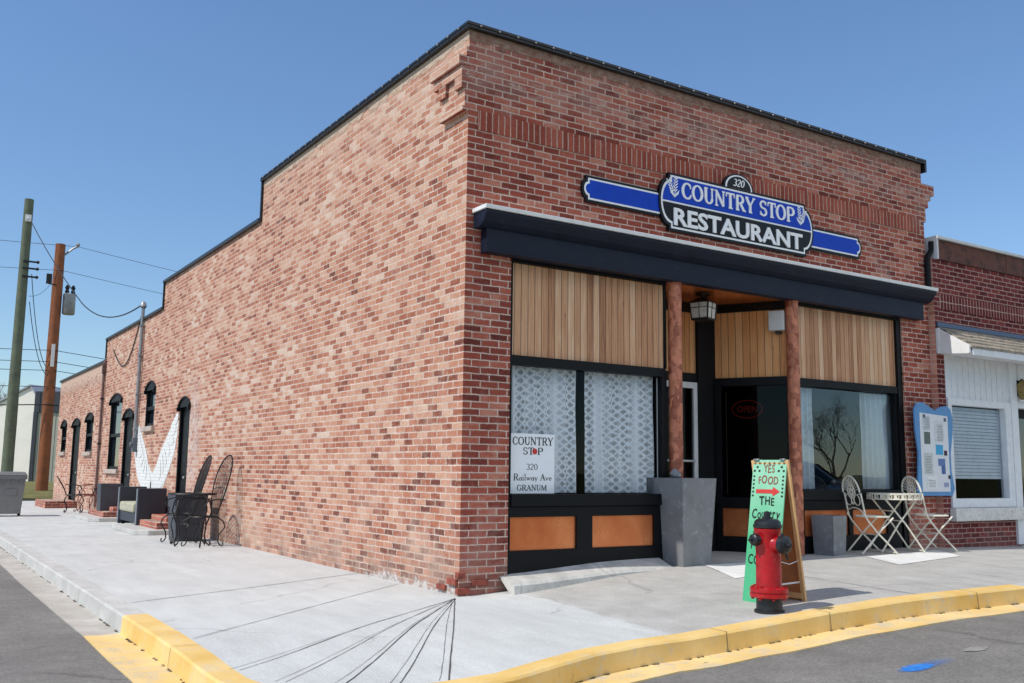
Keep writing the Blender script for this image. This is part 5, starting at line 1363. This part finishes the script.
for r_ in (rc, rc2):
    for ch in r_.children:
        ch.material_slots[0].link = 'OBJECT'; ch.material_slots[0].material = M_RIRON

# wicker loveseat
P = thing('wicker_loveseat', 'charcoal wicker outdoor loveseat with oatmeal cushion below painted white wings', 'loveseat', (-.34, 12.45, 0))
for yy in (-.92, .82):
    m = MB(); m.box(-.27, .27, yy, yy+.1, .04, .80); m.build('arm', M_WICKER, P, .012)
    m = MB(); m.box(-.285, -.271, yy+.004, yy+.096, .05, .79); m.build('arm_sunlit_edge', paint('sunlit_edge_grey', lin(122, 128, 138), .5), P)  # paler front edge: sunlight on the arms put into the colour
m = MB(); m.box(-.25, .27, -.815, .815, .12, .30); m.build('seat_base', M_WICKER, P, .01)
m = MB(); m.box(.19, .28, -.815, .815, .302, .72); m.build('back', M_WICKER, P, .012)
m = MB(); m.box(-.27, .185, -.52, .80, .305, .50); m.build('cushion', M_CUSH, P, .04)
for yy in (-.7, .7):
    m = MB(); m.box(-.22, -.17, yy-.03, yy+.03, .0, .12); m.box(.18, .23, yy-.03, yy+.03, .0, .12); m.build('leg', M_BLACK, P)

# wheelie bin
P = thing('wheeled_bin', 'grey plastic wheeled rubbish bin standing at the pavement edge', 'bin', (-2.22, 17.95, 0), R(0))
m = MB(); m.hexa([(-.24, -.26, .06), (.24, -.26, .06), (.24, .26, .06), (-.24, .26, .06), (-.30, -.33, .93), (.30, -.33, .93), (.30, .33, .93), (-.30, .33, .93)]); m.build('body', M_BIN, P, .02)
m = MB(); m.box(-.325, .325, -.355, .355, .88, .97)
for i in range(7):
    y = -.27+.09*i; m.box(-.34, -.325, y-.012, y+.012, .80, .95); m.box(-.27+.09*i-.012, -.27+.09*i+.012, -.365, -.34, .76, .93)
m.box(-.12, .12, -.33, -.30, .5, .66)
m.build('collar', M_BIN, P, .01)
m = MB(); m.hexa([(-.335, -.37, .972), (.335, -.37, .972), (.335, .37, .972), (-.335, .37, .972), (-.27, -.30, 1.06), (.27, -.30, 1.06), (.27, .33, 1.06), (-.27, .33, 1.06)]); m.build('lid', M_BIN, P, .02)
m = MB(); m.tube([(-.25, .42, .98), (.25, .42, .98)], .018, 8); m.box(-.25, -.21, .33, .43, .95, 1.0); m.box(.21, .25, .33, .43, .95, 1.0); m.build('handle', M_BIN, P)
for s_ in (-1, 1):
    m = MB(); m.lathe([(.03, -.03), (.11, -.03), (.115, 0), (.11, .03), (.03, .03)], 18, Matrix.Translation((s_*.26, .27, .115)) @ Matrix.Rotation(R(90), 4, 'Y')); m.build('wheel', M_TYRE, P)

# ------------------------------------------------------------------ utility poles and lines
def pole(name, label, x, y, zb, zt, rb, rt, mat):
    P = thing('utility_pole', label, 'utility pole', (x, y, zb), 0, 'timber utility poles')
    m = MB(); n = 12; m.lathe([(rb+(rt-rb)*i/n+random.uniform(-.004, .004), (zt-zb)*i/n) for i in range(n+1)], 14); m.build('pole', mat, P)
    return P
GX, GY, GT = -1.22, 29.5, 10.75
P = pole('g', 'tall greenish weathered timber utility pole behind the grey bin', GX, GY, -.05, GT, .2, .15, M_GPOLE)
m = MB(); m.box(-.1, .1, -.19, -.155, 9.95, 10.2); m.tube([(0, -.16, 10.05), (.0, -.3, 10.05)], .03, 6); m.build('insulator', M_WHITE, P)
m = MB()
for z in (8.5, 8.25, 7.95): m.box(-.05, .45, -.2, -.15, z-.03, z+.03); m.sphere((.42, -.2, z), .06, 8)
m.build('bracket', M_CABLE, P)
BX, BY, BT = .42, 33.5, 10.1
P = pole('b', 'brown timber utility pole carrying a grey transformer at the building end', BX, BY, .1, BT, .23, .19, M_BPOLE)
m = MB(); m.lathe([(.21, 7.15), (.24, 7.2), (.24, 7.95), (.2, 8.0), (.05, 8.02)], 16, Matrix.Translation((.46, -.1, 0))); m.build('transformer', M_STEEL, P)
m = MB(); 
for dx in (-.1, .12): m.lathe([(.05, 8.0), (.09, 8.08), (.05, 8.16), (.09, 8.24), (.04, 8.35)], 10, Matrix.Translation((.46+dx, -.1, 0)))
m.build('bushing', M_CABLE, P)
m = MB(); m.tube([(.1, -.1, 9.5), (.45, -.2, 9.85), (.62, -.2, 9.95)], .04, 6); m.sphere((.62, -.2, 10.02), .08, 8); m.build('bracket', M_STEEL, P)
m = MB(); m.box(-.45, -.25, -.3, -.2, 8.3, 8.7); m.tube([(0, -.15, 8.3), (-.35, -.25, 8.3)], .025, 5); m.build('cutout', M_CABLE, P)
m = MB(); m.box(-.06, .06, -.26, -.2, 5.0, 5.9); m.build('pole_tag', M_WHITE, P)
def wire(label, pts, r=.018, sag=0, grp=None):
    P3 = []
    for (a, b) in zip(pts, pts[1:]):
        a, b = Vector(a), Vector(b)
        for i in range(12):
            t = i/12; p = a.lerp(b, t); p.z -= 4*sag*t*(1-t); P3.append(p)
    P3.append(Vector(pts[-1])); m = MB(); m.tube(P3, r*.65, 5); o = m.build('power_line', M_CABLE); tag(o, label, 'power line', grp); return o
g = 'overhead lines crossing behind the poles'
wire('thin overhead line from the brown pole top toward the left edge', [(BX+.6, BY-.2, 10.05), (-22, 36, 10.6)], .014, .3)
wire('thin overhead line from the brown pole top to the far right', [(BX+.6, BY-.2, 10.05), (40, 46, 9.4)], .014, .5)
wire('second thin overhead line below the pole top to the far right', [(BX+.1, BY-.2, 9.0), (40, 48, 8.6)], .014, .5)
wire('second thin overhead line below the pole top toward the left', [(BX+.1, BY-.2, 9.0), (-22, 36, 9.2)], .014, .3)
for i, z in enumerate((5.75, 5.3, 4.95, 4.3)):
    w_ = ('highest', 'second', 'third', 'lowest')[i]
    wire(w_+' of four low lines running left from the brown pole', [(BX-.1, BY-.2, z), (-24, 40, z+.6)], .02, .25)
    wire(w_+' of four low lines running right from the brown pole behind the roofs', [(BX+.1, BY-.2, z), (30, 42, z-.9)], .02, .35)
wire('heavy telephone cable low across the sky between shed and brick wall', [(-24, 38, 3.4), (BX, BY-.25, 3.6), (20, 40, 3.2)], .035, .25)
wire('sagging grey service cable from the green pole top toward roof mast', [(GX+.1, GY-.2, 9.9), (-.4, 21.5, 5.9)], .025, .12)
wire('black twisted service drop ending at the roof mast', [(-.4, 21.5, 5.9), (-.1, 14.95, 4.95)], .025, .34)
wire('black jumper wire looping down beside the green pole', [(GX+.25, GY-.2, 8.0), (GX+1.25, GY+2, 4.9)], .02, .7)
wire('second black jumper wire looping down toward the brown pole', [(GX+.25, GY-.2, 7.0), (GX+1.3, GY+2, 4.6)], .02, .6)
wire('thin tie wire between the green pole and the cutout', [(GX+.2, GY-.2, 7.2), (BX-.3, BY-.3, 8.35)], .012, .15)

# ------------------------------------------------------------------ background sheds and trees
S = thing('metal_shed', 'cream metal gable shed behind the green pole', 'shed', (2.9, 58.5, 0), R(-50))
m = MB(); yy = 0; zt = 5.5
poly = [(-9, -.3), (4.45, -.3), (4.45, 5.35), (3.9, 6.2), (-9, 1.6)] if False else [(-12, -.3), (4.55, -.3), (4.55, 5.6), (-3.9, 8.1), (-12, 5.6)]
poly = [(-9, -.3), (0, -.3), (0, 5.55), (-.55, 6.15), (-9, 2.6)]
m.prism(poly, 16, frame((0, 16, 0), (1, 0, 0), (0, 0, 1))); m.build('wall', M_SHEDW, S)
m = MB()
for a, b in zip(poly[2:], poly[3:]):
    m.hexa([(a[0], -.15, a[1]+.01), (b[0], -.15, b[1]+.01), (b[0], 16.2, b[1]+.01), (a[0], 16.2, a[1]+.01), (a[0], -.15, a[1]+.13), (b[0], -.15, b[1]+.13), (b[0], 16.2, b[1]+.13), (a[0], 16.2, a[1]+.13)])
m.build('roof', paint('grey_roof_sheet', lin(168, 172, 178), .4, .3), S)
m = MB(); m.box(-2.3, -1.9, -.06, -.001, .3, 2.6); m.build('door', M_SHEDD, S)
S = thing('metal_shed', 'sage green flat roofed metal shed with dark fascia behind the brown pole', 'shed', (2.85, 58, 0), R(-38))
m = MB(); m.box(0, 9, 0, 12, -.3, 4.5)
x = .2
while x < 9: m.box(x, x+.05, -.03, -.001, -.2, 4.5); x += .35
m.build('wall', M_SHEDG, S)
m = MB(); m.box(-.1, 9.1, -.12, 12.1, 4.501, 5.8); x = .2
while x < 9: m.box(x, x+.06, -.15, -.121, 4.55, 5.75); x += .45
m.build('fascia', M_SHEDD, S)
m = MB(); m.box(-.12, .12, -.12, -.04, -.3, 4.5); m.build('corner_post', M_SHEDD, S)
def bare_tree(name, label, x, y, z, h, spread, seed, depth=5, group=None):
    rnd = random.Random(seed); P = thing(name, label, 'tree', (x, y, z), 0, group)
    tr = MB(); cr = MB()
    def grow(p, d, L, r, lev):
        n = 4; pts = [p]; dd = d.copy()
        for i in range(n):
            dd = (dd+Vector((rnd.uniform(-.16, .16), rnd.uniform(-.16, .16), rnd.uniform(-.05, .14)))).normalized(); pts.append(pts[-1]+dd*L/n)
        rs = [r*(1-.4*i/n) for i in range(n+1)]
        (tr if lev == 0 else cr).tube(pts, rs, 6 if lev < 2 else 4, caps=False)
        if lev < depth:
            kids = 4 if lev == 0 else rnd.choice((2, 3, 4))
            for k_ in range(kids):
                t = rnd.uniform(.45, 1); i = min(n-1, int(t*n)); q = pts[i].lerp(pts[i+1], t*n-i)
                nd = (dd+Vector((rnd.uniform(-1, 1)*spread, rnd.uniform(-1, 1)*spread, rnd.uniform(-.15, .5)))).normalized()
                grow(q, nd, L*rnd.uniform(.6, .82), r*.52, lev+1)
    grow(Vector((0, 0, 0)), Vector((0, 0, 1)), h*.3, h*.015, 0)
    tr.build('trunk', M_BARK, P); cr.build('crown', M_BARK, P)
    return P
bare_tree('bare_tree', 'bare leafless tree rising behind the shed roofs left of the brown pole', 3.2, 78, 0, 10.5, .9, 3, 5, 'leafless trees behind the sheds')
bare_tree('bare_tree', 'bare leafless tree rising behind the dark fascia right of the brown pole', 6.0, 82, 0, 10.0, .9, 5, 5, 'leafless trees behind the sheds')
bare_tree('bare_tree', 'bare street tree across the road mirrored in the right shop window', 31.5, -20.4, -.1, 6.6, 1.1, 11, 7)
# hedge line across the road, mirrored in the windows
rnd = random.Random(4)
m = MB()
for i in range(1400):
    x = 33+rnd.uniform(-3.2, 3.2); y = -24+rnd.uniform(-1, 1); hh = 1.7*(1-((x-33)/3.6)**2); z = rnd.uniform(0, max(.2, hh))
    s_ = rnd.uniform(.1, .22); a = rnd.uniform(0, 6.3); u = Vector((math.cos(a), math.sin(a), rnd.uniform(-.6, .6)))*s_; v = Vector((rnd.uniform(-1, 1), rnd.uniform(-1, 1), rnd.uniform(-1, 1)))*s_
    c = Vector((x, y, z)); m.add([c-u-v, c+u-v*.3, c+v], [(0, 1, 2)])
P = thing('shrub', 'dark leafy shrub across the road mirrored in the shop window', 'shrub', (0, 0, 0)); 
m.build('foliage', paint('dark_leaf', lin(62, 66, 46), .9, var=.3, scale=3), P)

# silver hatchback across the street, mirrored in the window
CX, CY = 14.2, -8.2; cz = strz(CX, CY)
P = thing('parked_car', 'silver hatchback parked on the street opposite the right shop window', 'car', (CX, CY, cz)); P.scale = (1, 1, 1.1)
m = MB()
side = [(-2.05, .35), (-2.1, .75), (-1.95, 1.0), (-1.75, 1.1), (-1.55, 1.42), (-1.1, 1.5), (.0, 1.52), (.45, 1.45), (1.15, 1.05), (1.7, .96), (2.05, .8), (2.12, .55), (2.1, .3), (1.72, .25)]
arc = lambda cx: [(cx+.36*math.cos(R(a)), .33+.36*math.sin(R(a))) for a in range(0, 181, 20)]
poly = side+[(1.68, .25)]+arc(1.3)+[(.92, .22), (-.88, .22)]+arc(-1.25)+[(-1.63, .25)]
n = len(poly)
def wy(z): return .88 if z < .95 else .88-.22*(z-.95)/.55
vs = [(x, -wy(z), z) for x, z in poly]+[(x, wy(z), z) for x, z in poly]
m.add(vs, [tuple(range(n)), tuple(range(n, 2*n))[::-1]]+[(i, n+i, n+(i+1) % n, (i+1) % n) for i in range(n)]); body = m.build('body', M_SILVER, P, .03)
for s_ in (-1, 1):
    for pl in ([(-1.45, 1.06), (-1.3, 1.36), (-.4, 1.43), (-.4, 1.02)], [(-.33, 1.02), (-.33, 1.43), (.35, 1.40), (.95, 1.06), (.8, 1.0)]):
        m = MB(); m.add([(x, s_*(wy(z)+.006), z) for x, z in pl], [tuple(range(len(pl)))]); m.build('side_window', M_CARGLASS, P)
    for cx in (1.3, -1.25):
        T = Matrix.Translation((cx, s_*.76, .33)) @ Matrix.Rotation(R(90), 4, 'X')
        m = MB(); m.lathe([(.2, -.1), (.31, -.1), (.33, -.06), (.33, .06), (.31, .1), (.2, .1)], 26, T); wl = m.build('wheel', M_TYRE, P)
        m = MB(); m.lathe([(.05, -.06), (.2, -.07), (.2, .07), (.05, .06)], 22, T); m.build('rim', M_STEEL, wl)
    m = MB(); m.sphere((0, 0, 0), .1, 10, Matrix.Translation((.75, s_*.98, 1.03)) @ Matrix.Diagonal((.7, 1, .7, 1))); m.build('mirror', M_SILVER, P)
    m = MB(); m.box(1.85, 2.08, s_*.62-.14, s_*.62+.14, .66, .78); m.build('headlight', M_WHITE, P, .02)
m = MB(); m.add([(.5, -.7, 1.435), (.5, .7, 1.435), (1.12, .82, 1.085), (1.12, -.82, 1.085)], [(0, 3, 2, 1)], Matrix.Translation((.012, 0, .014))); m.build('windscreen', M_CARGLASS, P)
m = MB(); m.box(2.1, 2.13, -.4, .4, .42, .58); m.build('grille', M_BLACK, P)

# ------------------------------------------------------------------ light, sky, camera
SUN_EL, SUN_AZ = R(50), R(176)       # azimuth measured from +x toward +y: the sun stands to the left, just behind the front
sd = Vector((math.cos(SUN_AZ)*math.cos(SUN_EL), math.sin(SUN_AZ)*math.cos(SUN_EL), math.sin(SUN_EL)))
L = bpy.data.lights.new('sun', 'SUN'); L.energy = 3.55; L.angle = R(.5); L.color = (1, .95, .87)
lo = bpy.data.objects.new('sun', L); col.objects.link(lo); lo.rotation_euler = sd.to_track_quat('Z', 'Y').to_euler(); lo.location = (-20, 5, 25)
w = bpy.data.worlds.new('World'); sc.world = w; w.use_nodes = True
nt = w.node_tree; bg = nt.nodes['Background']
sk = nt.nodes.new('ShaderNodeTexSky'); sk.sky_type = 'NISHITA'; sk.sun_disc = False; sk.sun_elevation = SUN_EL
sk.sun_rotation = math.atan2(sd.x, sd.y); sk.altitude = 900; sk.air_density = 1.1; sk.dust_density = 0; sk.ozone_density = 2
hs = nt.nodes.new('ShaderNodeHueSaturation'); hs.inputs['Saturation'].default_value = 1.06
nt.links.new(sk.outputs[0], hs.inputs['Color']); tn = nt.nodes.new('ShaderNodeMix'); tn.data_type = 'RGBA'; tn.blend_type = 'MULTIPLY'; tn.inputs[0].default_value = 1; tn.inputs[7].default_value = (.93, 1.0, 1.07, 1)
nt.links.new(hs.outputs[0], tn.inputs[6])
# bright cloud added over the street side of the sky, filling the shaded front
def wn(typ, ins, **pr):
    nd = nt.nodes.new('ShaderNode'+typ)
    for k_, v_ in pr.items(): setattr(nd, k_, v_)
    for k_, v_ in ins.items():
        if isinstance(v_, bpy.types.NodeSocket): nt.links.new(v_, nd.inputs[k_])
        else: nd.inputs[k_].default_value = v_
    return nd
dirv = wn('TexCoord', {}).outputs['Generated']; sp_ = wn('SeparateXYZ', {0: dirv})
proj = wn('VectorMath', {0: dirv, 1: wn('CombineXYZ', {0: wn('Math', {0: sp_.outputs[2], 1: .15}, operation='ADD').outputs[0], 1: wn('Math', {0: sp_.outputs[2], 1: .15}, operation='ADD').outputs[0], 2: 1.0}).outputs[0]}, operation='DIVIDE').outputs[0]
cn = wn('TexNoise', {'Vector': proj, 'Scale': 1.1, 'Detail': 8.0, 'Roughness': .6, 'Distortion': .4}).outputs[0]
cov = wn('MapRange', {0: cn, 1: .36, 2: .6}, interpolation_type='SMOOTHSTEP').outputs[0]
m1 = wn('MapRange', {0: sp_.outputs[1], 1: .05, 2: -.3}).outputs[0]; m2 = wn('MapRange', {0: sp_.outputs[2], 1: .24, 2: .42}).outputs[0]
ca = wn('Math', {0: wn('Math', {0: m1, 1: m2}, operation='MULTIPLY').outputs[0], 1: cov}, operation='MULTIPLY').outputs[0]
hz = wn('MapRange', {0: sp_.outputs[2], 1: .0, 2: .42, 3: .76, 4: 1.0}).outputs[0]
dk = wn('Mix', {0: 1.0, 6: tn.outputs[2], 7: wn('CombineColor', {0: hz, 1: hz, 2: hz}).outputs[0]}, data_type='RGBA', blend_type='MULTIPLY')
cm = wn('Mix', {0: ca, 6: dk.outputs[2], 7: (7.4, 7.5, 7.7, 1)}, data_type='RGBA')
nt.links.new(cm.outputs[2], bg.inputs[0]); bg.inputs[1].default_value = .15

cam = bpy.data.cameras.new('camera'); co = bpy.data.objects.new('camera', cam); col.objects.link(co)
cxp = Vector((-4.8129, -8.3449, 1.2165)); yaw, pit, rol, f = 0.5739, 0.1347, 0.0126, 959.05
fw = Vector((math.sin(yaw)*math.cos(pit), math.cos(yaw)*math.cos(pit), math.sin(pit))); r_ = Vector((math.cos(yaw), -math.sin(yaw), 0)); u_ = r_.cross(fw)
r2 = r_*math.cos(rol)+u_*math.sin(rol); u2 = u_*math.cos(rol)-r_*math.sin(rol)
Mx = Matrix((r2, u2, -fw)).transposed().to_4x4(); Mx.translation = cxp; co.matrix_world = Mx
cam.sensor_width = 36; cam.lens = f*36/1024; cam.clip_start = .05; cam.clip_end = 3000
sc.camera = co
sc.view_settings.view_transform = 'Standard'; sc.view_settings.look = 'None'; sc.view_settings.exposure = 0; sc.view_settings.gamma = 1
sc.cycles.max_bounces = 8; sc.cycles.transparent_max_bounces = 16; sc.cycles.sample_clamp_indirect = 6
try: sc.cycles.use_denoising = True
except Exception: pass
